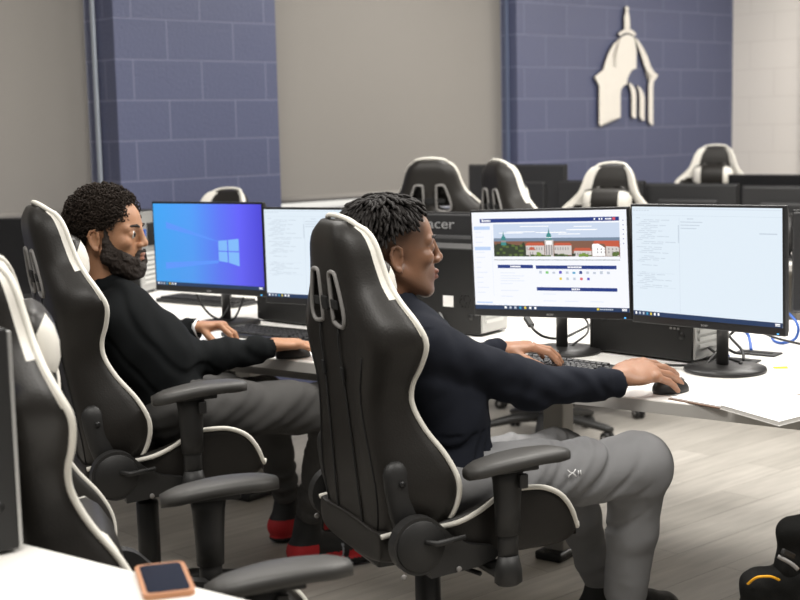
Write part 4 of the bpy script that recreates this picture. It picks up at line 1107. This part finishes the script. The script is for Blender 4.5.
    S.cap(hipR, knR, .094, .078, .04, wr=wrk(hipR, knR, .006, 38, 1)); S.cap(hipL, knL, .086, .074, .04, wr=wrk(hipL, knL, .006, 38, 2))
    mR = knR + (anR - knR) * .45; mL = knL + (anL - knL) * .45
    cfR = knR + (anR - knR) * .90; cfL = knL + (anL - knL) * .92
    S.ell(knR + up * .004 + fw * .0, (.077, .080, .078), None, .03)
    S.cap(knR, mR, .075, .066, .035, wr=wrk(knR, mR, .001, 30, 4)); S.cap(mR, cfR, .064, .057, .02, wr=wrk(mR, cfR, .001, 40, 6, .3, 1.1))
    S.cap(knL, mL, .070, .062, .035, wr=wrk(knL, mL, .005, 45, 8)); S.cap(mL, cfL, .060, .048, .02, wr=wrk(mL, cfL, .004, 70, 9, .3, 1.1))
    S.cap(knR + (anR - knR) * .80, cfR, .0605, .057, .003); S.cap(knL + (anL - knL) * .84, cfL, .049, .046, .003)
    S.warp(lambda P: .0028 * vnoise(P, 40, 8))
    # diagonal drag lines behind the knee
    S.warp(lambda P: -.008 * np.clip(1 - np.abs(P[:, 0] - .50) / .14, 0, 1) * np.clip(np.sin(70 * (P[:, 2] - .6) - 62 * P[:, 0] + 3 * np.sin(P[:, 1] * 20)), 0, 1) ** 3 * (P[:, 2] > .40))
    tr = S.build('joggers', GREYPANT, root)
    return root, F, rt, fw, up, dict(pel=pel, knR=knR, hipR=hipR, anR=anR, anL=anL, wrL=wrL)
def join_into(dst, src):
    """merge the geometry of src into dst (one mesh)"""
    m1, m2 = dst.data, src.data
    bm = bmesh.new(); bm.from_mesh(m1); bm.from_mesh(m2)
    for f in bm.faces: f.smooth = True
    bm.to_mesh(m1); bm.free(); bpy.data.objects.remove(src)

root2, F2, rt2, fw2, up_, K2 = man_twists()

# ---------------- the curly-haired man
def man_curly():
    root = person(None, 'bearded man with curly black hair in a black sweater and dark trousers, seated')
    fw = nv((.91, .41, 0)); rt = nv((.41, -.91, 0)); up = np.array([0, 0, 1.])
    pel = np.array([-.70, 3.93, .645]); nk = np.array([-.885, 3.955, 1.015])
    shR = np.array([-.797, 3.79, .915]); shL = np.array([-.955, 4.13, .915])
    elR = np.array([-.655, 3.94, .775]); wrR = np.array([-.405, 4.07, .785])
    elL = np.array([-.86, 4.34, .80]); wrL = np.array([-.665, 4.30, .815])
    hipR = pel + rt * .095; hipL = pel - rt * .095
    knR = np.array([-.205, 4.10, .595]); anR = np.array([-.318, 4.33, .165])
    knL = np.array([-.46, 4.46, .55]); anL = np.array([-.415, 4.66, .140])
    F = Frame((-.843, 3.955, 1.152), 101, pitch=1, sc=1.0)
    S = SDF((-1.10, 3.65, .02), (.02, 4.80, 1.32), .0036)
    head(S, F, nose=.985, jaw=1.05)
    S.cap(F.p(-.024, 0, -.045), nk - up * .05, .058, .060, .02)
    S.ell((pel + nk) / 2 - fw * .03 - up * .0, (.13, .075, .15), [rt, fw, up], .02); S.ell(pel + up * .04, (.13, .09, .15), [rt, fw, up], .04)
    S.cap(shR - up * .01, shL - up * .01, .04, .04, .02)
    for a, b, c in ((shR, elR, wrR), (shL, elL, wrL)):
        S.cap(a, b, .040, .034, .02); S.cap(b, c, .034, .024, .015)
    for a, b, c in ((hipR, knR, anR), (hipL, knL, anL)):
        S.cap(a, b, .066, .046, .03); S.cap(b, c, .042, .030, .02)
    hand(S, (-.402, 4.075, .795), (.16, .07, -.008), (0, 0, 1), (-.4, .9, .2), [(.2, .22, .15), (.2, .25, .2), (.25, .28, .2), (.3, .3, .2)], thumb=(.75, .55, -.35), sc=1.1)
    hand(S, (-.655, 4.298, .822), (.15, -.02, .01), (-.05, .1, 1), (.1, -.9, -.15), [(.75, .55, .3), (.65, .6, .35), (.7, .65, .35), (.75, .65, .4)], thumb=(.7, .45, -.8), spread=.1)
    def tone(V):
        L = F.loc(V); T = np.ones((len(V), 3)); hd = L[:, 2] > -.12
        lip = (L[:, 0] > .080) & (abs(L[:, 1]) < .022) & (L[:, 2] < -.051) & (L[:, 2] > -.079); T[lip] = (.72, .58, .60)
        q = np.clip((L[:, 2] - .012) / .03, 0, 1) * np.clip((.060 - L[:, 0]) / .015, 0, 1) * (abs(L[:, 1]) > .03)
        q2 = np.clip((-.035 - L[:, 0]) / .02, 0, 1) * np.clip((L[:, 2] + .075) / .03, 0, 1)
        q = np.maximum(q, q2) * hd; T = T * (1 - .7 * q[:, None]); return T
    S.build('body', SKIN_A, root, tone=tone)
    eyes(F, root, .0790); brow(F, root, BEARD)
    # beard along the jaw
    S = SDF(F.p(0, 0, 0) - .16, F.p(0, 0, 0) + .16, .0028)
    for y in (-1, 1):
        S.cap(F.p(.014, y * .0665, .022), F.p(.014, y * .0670, -.020), .0065, .009, .006)
        S.cap(F.p(.014, y * .066, -.020), F.p(.016, y * .058, -.060), .010, .018, .012)
        S.cap(F.p(.016, y * .055, -.062), F.p(.066, y * .030, -.098), .024, .023, .015)
        S.cap(F.p(.026, y * .060, -.036), F.p(.066, y * .040, -.072), .012, .014, .012)
        S.cap(F.p(.050, y * .050, -.052), F.p(.088, y * .028, -.078), .010, .011, .012)
        S.cap(F.p(.094, y * .020, -.049), F.p(.089, y * .028, -.080), .0055, .010, .008)
        S.cap(F.p(.030, y * .035, -.095), F.p(.070, y * .018, -.108), .022, .022, .012)
    S.cap(F.p(.072, -.018, -.106), F.p(.072, .018, -.106), .025, .025, .012)
    S.cap(F.p(.1005, -.016, -.0475), F.p(.1005, .016, -.0475), .0038, .0038, .004)
    S.ell(F.p(.092, 0, -.094), (.012, .024, .014), F.R, .01)
    S.ell(F.p(.105, 0, -.0655), (.02, .024, .0115), F.R, .004, sub=True)
    S.warp(lambda P: .0030 * vnoise(P, 300, 2) + .0024 * vnoise(P, 560, 3))
    S.build('beard', BEARD, root, relax=0)
    # hair
    rnd = random.Random(5)
    S = SDF(F.p(0, 0, 0) - .18, F.p(0, 0, 0) + .19, .004)
    S.ell(F.p(-.022, 0, .052), (.106, .085, .090), F.R, .01); S.ell(F.p(-.075, 0, .005), (.048, .060, .062), F.R, .02)
    S.cut(F.p(.058, 0, .05), F.R[0] * 1.0 - F.R[2] * .15)
    S.cap(F.p(.03, .11, -.045), F.p(.03, -.11, -.045), .062, .062, .01, sub=True)
    S.cap(F.p(-.012, .11, -.022), F.p(-.012, -.11, -.022), .034, .034, .01, sub=True)
    hcap = S.build('hair', HAIR_A, root)
    a = MB()
    for i in range(1500):
        ga = i * 2.39996; zz = 1 - (i + .5) / 1500 * 1.62; rr = math.sqrt(max(0, 1 - zz * zz)); dl = np.array([math.cos(ga) * rr, math.sin(ga) * rr, zz])
        p = np.array([-.022, 0, .050]) + dl * np.array((.107, .086, .092)) * rnd.uniform(.96, 1.10)
        if p[2] < -.045: continue
        if p[0] > .068 + .25 * p[2] * 0 + .004: continue
        if p[2] < .020 + .0 and p[0] > -.045 + (0.0): continue
        if p[2] < .045 and p[0] > .045: continue
        R_ = rnd.uniform(.004, .0068); ax = nv([rnd.gauss(0, 1) for _ in range(3)]); u_ = nv(np.cross(ax, [.3, .5, .8])); w_ = np.cross(ax, u_); ph = rnd.random() * 6
        pts = [tuple(F.p(*(p + (u_ * math.cos(ph + q) + w_ * math.sin(ph + q)) * R_ + ax * (q - 2.5) * .0014))) for q in [j * .9 for j in range(8)]]
        a.tube(pts, [.0011, .0019, .0021, .0021, .0021, .002, .0017, .0008], 4)
    join_into(hcap, a.build('cu', HAIR_A))
    # sweater
    S = SDF((-1.16, 3.60, .52), (-.34, 4.50, 1.12), .0045)
    S.ell(pel + up * .215 - fw * .110, (.168, .108, .165), [rt, fw, up], .03)
    S.ell(pel + up * .13 - fw * .03, (.168, .125, .16), [rt, fw, up], .05)
    S.ell(pel + up * .03, (.176, .13, .085), [rt, fw, up], .03)
    S.cap(shR - rt * .035 + up * .01, shL + rt * .035 + up * .01, .050, .050, .03); S.cap(nk - up * .065, nk + up * .008, .086, .068, .04)
    S.cap(shR, elR, .062, .055, .03, wr=wrk(shR, elR, .004, 45, 13)); S.cap(elR, wrR - nv(wrR - elR) * .03, .058, .043, .03, wr=wrk(elR, wrR, .005, 60, 15, 0, .9))
    S.cap(shL, elL, .066, .058, .035, wr=wrk(shL, elL, .006, 45, 17)); S.cap(elL, wrL, .052, .038, .03, wr=wrk(elL, wrL, .005, 75, 19))
    cu = nv(wrR - elR); S.cap(wrR - cu * .045, wrR + cu * .004, .039, .036, .004)
    S.warp(lambda P: .005 * vnoise(P, 30, 14))
    S.warp(lambda P: -.006 * np.clip(np.sin(55 * (P @ (rt * .3 + up * .8 + fw * .5)) + 3 * np.sin(P @ (rt * 14 + fw * 9))), 0, 1) ** 4)
    S.cap(nk - up * .02, nk + up * .10, .064, .074, .006, sub=True); S.cap(wrR + cu * .002, wrR + cu * .05, .029, .033, .003, sub=True)
    S.build('sweater', BLACKKNIT, root)
    a = MB(); cl = nv(wrL - elL); MM = Matrix.Translation(Vector(wrL + cl * .012)) @ Vector(cl).to_track_quat('Z', 'Y').to_matrix().to_4x4()
    a.lathe([(.0285, -.006), (.031, -.006), (.0315, 0), (.031, .006), (.0285, .006)], 24, 0, MM); a.build('wristband', mat('band_white', (.8, .8, .8), .5), root)
    # trousers
    S = SDF((-.98, 3.62, .06), (.0, 4.84, .82), .0048)
    S.ell(pel, (.170, .13, .10), [rt, fw, up], .03)
    S.cap(hipR, knR, .092, .074, .04, wr=wrk(hipR, knR, .006, 38, 21)); S.cap(hipL, knL, .090, .072, .04, wr=wrk(hipL, knL, .006, 38, 22))
    for kn, an, sd in ((knR, anR, 24), (knL, anL, 26)):
        mm = kn + (an - kn) * .5; cf = kn + (an - kn) * .88
        S.cap(kn, mm, .070, .060, .035, wr=wrk(kn, mm, .004, 50, sd)); S.cap(mm, cf, .058, .050, .02, wr=wrk(mm, cf, .005, 95, sd + 1, .2, 1.1))
    S.warp(lambda P: .0028 * vnoise(P, 40, 28))
    S.build('trousers', DARKPANT, root)
    return root, anR, anL
root1, anR1, anL1 = man_curly()

def shoe(root, ankle, toe, z0, mats, scheme):
    """high trainer from ankle to toe; z0 is the sole height at the toe"""
    ankle = np.array(ankle, float); toe = np.array(toe, float); up = np.array([0, 0, 1.])
    f = toe - ankle; f[2] = 0; L = np.linalg.norm(f); f = nv(f); sd = np.cross(up, f)
    heel = ankle - f * .055; sz = z0 + .0
    S = SDF(np.minimum(ankle, toe) - .12, np.maximum(ankle, toe) + .12, .004)
    P = lambda a, z, y=0.: np.array([ankle[0], ankle[1], 0]) + f * a + sd * y + up * (sz + z)
    S.cap(P(-.035, .055), P(L - .045, .038), .040, .034, .03, flat=(up, .95)); S.cap(P(-.02, .06), np.array([ankle[0], ankle[1], max(ankle[2], sz + .10)]), .044, .046, .03)
    S.cap(P(.03, .075), P(L * .62, .05), .040, .036, .03); S.ell(P(L - .055, .032), (.055, .044, .032), [f, sd, up], .02)
    S.cap(P(-.03, .018), P(L - .04, .016), .042, .044, .006, flat=(up, .42)); S.cap(P(L * .3, .016, .004), P(L - .06, .016, .004), .048, .050, .01, flat=(up, .40))
    S.cut(P(0, .0), -up)
    S.cap(np.array([ankle[0], ankle[1], max(ankle[2], sz + .10)]) + up * .02, np.array([ankle[0], ankle[1], max(ankle[2], sz + .10)]) + up * .09, .036, .040, .004, sub=True)
    def zone(C):
        a = (C - P(0, 0)) @ f; z = C[:, 2] - sz; r = np.zeros(len(C))
        if scheme:
            r[(z < .05) & (z > .022) & (a > -.02) & (a < L * .72)] = 1; r[(z > .022) & (a < .02) & (z < .085)] = 1
            r[(a > .10) & (a < .125) & (z > .03) & (z < .075)] = 2; r[(a > L * .45) & (a < L * .52) & (z > .02)] = 0
            r[z < .022] = 0
        return r
    S.build('shoe', mats, root, zone=zone)
    if scheme:
        for k in range(4):
            a = MB(); c = P(.045 + k * .022, .108 - k * .012); a.tube([tuple(c + sd * q * .03 - up * abs(q) * .012 + f * .006 * ((k % 2) * 2 - 1) * q) for q in (-1, -.5, 0, .5, 1)], .0028, 6)
            a.build('lace', SHOE_WHITE, root)
shoe(root1, anR1 + np.array([.0, 0, 0]), (-.095, 4.42, 0), .01, [SHOE_BLACK, SHOE_RED, SHOE_WHITE], True)
shoe(root1, anL1, (-.22, 4.80, 0), .0, [SHOE_BLACK, SHOE_RED, SHOE_WHITE], True)
shoe(root2, K2['anR'], (.80, 3.52, 0), .07, [SHOE_BLACK], False)
shoe(root2, K2['anL'], (.80, 3.86, 0), .0, [SHOE_BLACK], False)

RINGP = (.372, 3.80, .822)

# ------------------------------------------------------------ small things
def slab(pts, z0, z1):
    a = MB(); a.prism([(p[0], p[1]) for p in pts], z0, z1); return a
def seat(pts, name, label, cat, group=None):
    cx = sum(p[0] for p in pts) / len(pts); cy = sum(p[1] for p in pts) / len(pts)
    t = empty(name, (cx, cy, .74)); tag(t, label, cat, group); return t, [(p[0] - cx, p[1] - cy) for p in pts]
t, q = seat([(.679, 3.393), (.784, 3.258), (1.02, 3.407), (.899, 3.557)], 'paper_folder', 'white sheets in an open folder with a thin brown edge, left of the thick booklet', 'paper')
slab(q, .0005, .0025).build('cover', mat('brown_card', (.16, .085, .05), .7), t)
slab([(x * .985 + .003, y * .985 + .002) for x, y in q], .0026, .006).build('sheets', PAPER, t)
t, q = seat([(.773, 3.232), (.861, 3.033), (1.057, 3.191), (.971, 3.372)], 'booklet', 'thick white booklet lying open over the desk edge at the right', 'book')
slab(q, .0065, .0075).build('cover', PAPER, t)
a = slab([(x * .985, y * .985) for x, y in q], .0075, .0165); a.build('page_block', mat('page_edges', (.80, .78, .74), .8, bump=.3, bscale=800), t)
a = slab([(x * .99, y * .99) for x, y in q], .0166, .0175); a.build('top_page', PAPER, t)
o = slab([(-.02, .012), (.022, .014), (.016, -.014), (-.022, -.012)], .0005, .0018).build('sticky_note', mat('sticky_yellow', srgb(240, 205, 30), .7)); o.location = (1.082, 3.80, .74)
tag(o, 'small yellow sticky tab on the white desk beside the round monitor foot', 'sticky note')
# phone
t = empty('mobile_phone', (-.381, 2.060, .74), math.atan2(-.134, .039)); tag(t, 'dark-screened phone in a copper case on the foreground desk', 'phone')
a = MB()
def rrect(w, h, r, n=6):
    out = []
    for cx, cy, a0 in ((w / 2 - r, h / 2 - r, 0), (-w / 2 + r, h / 2 - r, 90), (-w / 2 + r, -h / 2 + r, 180), (w / 2 - r, -h / 2 + r, 270)):
        for k in range(n + 1): an = math.radians(a0 + 90 * k / n); out.append((cx + r * math.cos(an), cy + r * math.sin(an)))
    return out
a.prism(rrect(.150, .080, .012), .0, .0095); a.build('case', mat('copper_case', srgb(190, 135, 98), .35, metal=.3), t)
a = MB(); a.prism(rrect(.136, .066, .009), .0095, .0101); a.build('glass', mat('phone_glass', (.012, .015, .024), .12), t)
# gaps in the desk with cable plates
for i, (x, y) in enumerate(((1.08, 4.04), (.985, 3.925))):
    o = MB(); o.box((0, 0, .0025), (.13, .07, .005), 0, bev=.002); o.box((0, .0, .0055), (.09, .018, .002), 1)
    t = o.build('cable_grommet', [PC_BLACK, STRAP]); t.location = (x, y, .74); t.rotation_euler = (0, 0, ROW)
    tag(t, ('black cable plate in the desk, farther from the monitor foot', 'black cable plate in the desk, close behind the monitor stand')[i], 'cable plate', 'cable plates')
def cable(pts, r, m, label, cat='cable', plug=None):
    pts = [(x, y, max(z, .74 + r + .001)) for x, y, z in pts]
    c = Vector(pts[0]); t = empty('cable', c); tag(t, label, cat, 'cables on the desks')
    a = MB(); a.tube([Vector(p) - c for p in smooth_path(pts, 6)], r, 8); a.build('cord', m, t)
    if plug is not None:
        p = Vector(pts[plug]) - c; d = (Vector(pts[plug + 1]) - Vector(pts[plug])).normalized()
        a = MB(); M_ = Matrix.Translation(p) @ d.to_track_quat('X', 'Z').to_matrix().to_4x4(); a.box((.015, 0, 0), (.048, .02, .014), 0, bev=.003, M=M_); a.build('plug', m, t)
cable([(.39, 4.3, .848), (.402, 4.25, .832), (.419, 4.2, .804), (.453, 4.2, .781), (.512, 4.25, .768), (.577, 4.35, .774), (.642, 4.4, .795)], .0045, CABLE_BLACK, 'black video cable with a plug hanging left of the web page monitor stand', plug=1)
cable([(.515, 4.14, .752), (.546, 4.16, .769), (.588, 4.22, .787), (.60, 4.3, .811), (.57, 4.3, .844)], .0038, CABLE_BLACK, 'black cable looping up beside the web page monitor stand')
cable([(.884, 3.98, .843), (.886, 3.95, .812), (.908, 3.93, .779), (.933, 3.88, .764), (.965, 3.80, .76), (.957, 3.77, .76)], .0042, CABLE_BLACK, 'black cable curling down to the foot of the right lit monitor')
cable([(1.02, 3.98, .843), (.97, 3.98, .80), (.935, 3.93, .766), (.895, 3.85, .75), (.80, 3.82, .75), (.76, 3.84, .75)], .0042, CABLE_BLACK, 'black cable running left along the tower bottom')
cable([(.955, 3.97, .85), (.965, 3.92, .814), (.985, 3.86, .784), (.975, 3.80, .765)], .0042, CABLE_BLACK, 'black cable hanging behind the right monitor stand')
cable([(.86, 3.80, .746), (.905, 3.86, .77), (.945, 3.93, .782), (.985, 3.93, .764), (1.04, 3.99, .75)], .0042, CABLE_BLACK, 'black cable arching from the tower rear to the cable plate')
cable([(1.206, 4.3, .84), (1.237, 4.25, .827), (1.248, 4.2, .796), (1.239, 4.2, .758), (1.201, 4.2, .745), (1.184, 4.25, .748), (1.187, 4.3, .775)], .0045, CABLE_BLUE, 'blue network cable in a wide loop at the right edge')
cable([(1.065, 4.2, .80), (1.091, 4.2, .774), (1.085, 4.15, .756), (1.07, 4.08, .745)], .005, CABLE_BLUE, 'blue network cable dropping into the cable plate')
cable([(1.003, 4.1, .84), (.99, 4.08, .80), (.98, 4.05, .757), (.975, 3.98, .745)], .005, CABLE_BLUE, 'blue network cable right behind the monitor stand')
cable([(1.10, 4.25, .80), (1.17, 4.2, .765), (1.26, 4.1, .75), (1.35, 3.95, .746)], .004, CABLE_BLACK, 'black cable leaving the frame at the right below the blue loop')
cable([(.128, 4.62, .922), (.176, 4.62, .921), (.211, 4.62, .92), (.222, 4.62, .91), (.211, 4.62, .875), (.182, 4.6, .833), (.162, 4.58, .801), (.153, 4.55, .75)], .0045, CABLE_GREY, 'grey cable bent square in front of the stickered tower')
cable([(.06, 4.64, .90), (.107, 4.62, .861), (.126, 4.6, .831), (.145, 4.56, .79), (.15, 4.54, .75)], .004, CABLE_GREY, 'grey cable slanting down beside the chin of the man with twisted hair')
cable([(-.75, 4.95, .85), (-.72, 4.93, .80), (-.68, 4.92, .765), (-.61, 4.85, .765), (-.585, 4.88, .80), (-.57, 4.9, .84)], .004, CABLE_BLACK, 'black cable drooping under the blue wallpaper screen')
cable([(-.70, 4.80, .75), (-.66, 4.82, .765), (-.63, 4.88, .80), (-.62, 4.95, .86)], .0035, CABLE_BLACK, 'thin black cable rising beside the wallpaper monitor stand')
cable([(.033, 4.76, .905), (.037, 4.75, .88), (.045, 4.72, .84), (.05, 4.70, .75)], .007, CABLE_BLUE, 'blue cable just past the throat of the man with twisted hair')
def plain_keyboard(loc, rz, label):
    t = empty('keyboard', loc, rz); tag(t, label, 'keyboard', 'keyboards')
    a = MB(); a.box((0, 0, .0095), (.445, .148, .015), 0, bev=.004); a.build('base', KEY_BLACK, t)
    a = MB()
    for r_ in range(6):
        for k in range(20): a.box((-.205 + k * .0213, -.055 + r_ * .021, .020), (.0175, .016, .008), 0)
    o = a.build('keys', KEY_BLACK, t); o['kind'] = 'stuff'
plain_keyboard((-.80, 5.55, ZD), B, 'black keyboard on the far side of the desk, left of the wallpaper stand')
plain_keyboard((.10, 4.98, ZD), B + .1, 'black keyboard on the far side, behind the chin of the man with twisted hair')
# white sticker on the tower
a = MB(); a.box((0, 0, 0), (.042, .001, .038)); o = a.build('sticker', PAPER, TW4); o.location = (.055, -.0865, .115)
# logo on the joggers, ring, cuffs
LOGO_W = mat('logo_white', (.75, .75, .75), .6)
def thigh_logo():
    c = np.array([.40, 3.28, .60]); k = K2; ax = nv(k['knR'] - k['hipR']); n = nv(np.cross(ax, [0, 0, 1])); n = n if n[1] < 0 else -n; n = nv(n + np.array([0, 0, .25])); upv = nv(np.cross(n, ax)); upv = upv if upv[2] > 0 else -upv
    base = k['hipR'] + (k['knR'] - k['hipR']) * .545 + n * .0925
    M_ = Matrix(((ax[0], upv[0], n[0], base[0]), (ax[1], upv[1], n[1], base[1]), (ax[2], upv[2], n[2], base[2]), (0, 0, 0, 1)))
    a = MB()
    for s_, o_ in ((1, .004), (-1, -.004)):
        a.tube([(-.011, o_ + s_ * .005, 0), (-.006, o_ - s_ * .001, .001), (0, o_ - s_ * .004, .001), (.006, o_ - s_ * .001, .001), (.011, o_ + s_ * .005, 0)], .0016, 6, M=M_)
    for q in range(2): a.tube([(.018 + q * .006, -.006, 0), (.018 + q * .006, .006, 0)], .0014, 6, M=M_)
    for ch in root2.children:
        if ch.name.startswith('joggers'): a.build('chest_logo'.replace('chest', 'leg'), LOGO_W, ch)
thigh_logo()
a = MB(); a.tube([(.0095 * math.cos(q), .0095 * math.sin(q), 0) for q in [2 * PI * j / 16 for j in range(16)]], .0014, 6, closed=True)
o = a.build('ring', mat('silver', (.6, .6, .6), .2, metal=1), root2); o.location = RINGP; o.rotation_euler = (0, math.radians(90), math.radians(15))

# ------------------------------------------------------------ backpack
def backpack():
    t = empty('backpack', (.98, 3.08, 0)); tag(t, 'black backpack with yellow cord loops on the floor at the lower right corner', 'backpack')
    BP = mat('backpack_nylon', (.006, .006, .0055), .8, bump=.5, bscale=350, var=.15, spec=.2); YEL = mat('yellow_cord', srgb(245, 175, 20), .6)
    S = SDF((.66, 2.80, -.01), (1.32, 3.36, .62), .0055)
    S.ell((.985, 3.08, .20), (.205, .15, .235), None, .03); S.ell((.985, 3.10, .07), (.19, .15, .085), None, .03)
    S.ell((.84, 3.04, .22), (.07, .10, .17), None, .03); S.cap((.82, 3.02, .37), (1.10, 3.03, .40), .045, .05, .04)
    S.cut((0, 0, .0), (0, 0, -1)); S.warp(lambda P: .007 * vnoise(P, 26, 41)); S.warp(lambda P: .003 * vnoise(P, 70, 43))
    S.build('bag_body', BP, t)
    S = SDF((.84, 2.86, .38), (1.25, 3.22, .60), .005)
    S.cap((.895, 3.03, .495), (1.04, 3.04, .50), .040, .05, .03); S.cap((.90, 3.03, .47), (.885, 3.02, .41), .034, .034, .02); S.cap((1.02, 3.03, .47), (1.03, 3.02, .41), .05, .06, .03)
    S.warp(lambda P: .004 * vnoise(P, 45, 44)); S.build('top_flap', BP, t)
    for pts, r in (([(.779, 2.975, .395), (.795, 2.96, .415), (.824, 2.955, .418), (.845, 2.96, .408)], .0048), ([(.905, 2.955, .470), (.905, 2.95, .450), (.898, 2.95, .425)], .009)):
        a = MB(); a.tube(smooth_path(pts, 5), r, 8, flat=.6); o = a.build('yellow_cord', YEL, t); o.matrix_parent_inverse = Matrix.Translation((-.98, -3.08, 0))
    a = MB(); a.box((.868, 2.97, .465), (.035, .012, .014), 0, rot=(0, .5, .3), bev=.003); a.tube(smooth_path([(.845, 2.97, .46), (.87, 2.955, .448), (.885, 2.95, .435)], 5), .005, 6, 1)
    o = a.build('buckle', [BLACK_PLASTIC, GREY_RIM], t); o.matrix_parent_inverse = Matrix.Translation((-.98, -3.08, 0))
backpack()

def hip_patch():
    for ch in root1.children:
        if ch.name.startswith('trousers'):
            a = MB(); a.box((-.545, 3.835, .640), (.030, .004, .026), 0, rot=(.25, 0, .38), bev=.001); a.box((-.550, 3.8325, .643), (.010, .003, .010), 1, rot=(.25, 0, .38)); a.box((-.538, 3.8335, .636), (.008, .003, .008), 1, rot=(.25, 0, .38))
            a.build('hip_patch', [mat('patch_blue', (.03, .06, .28), .6), mat('patch_white', (.7, .72, .8), .6)], ch)
hip_patch()
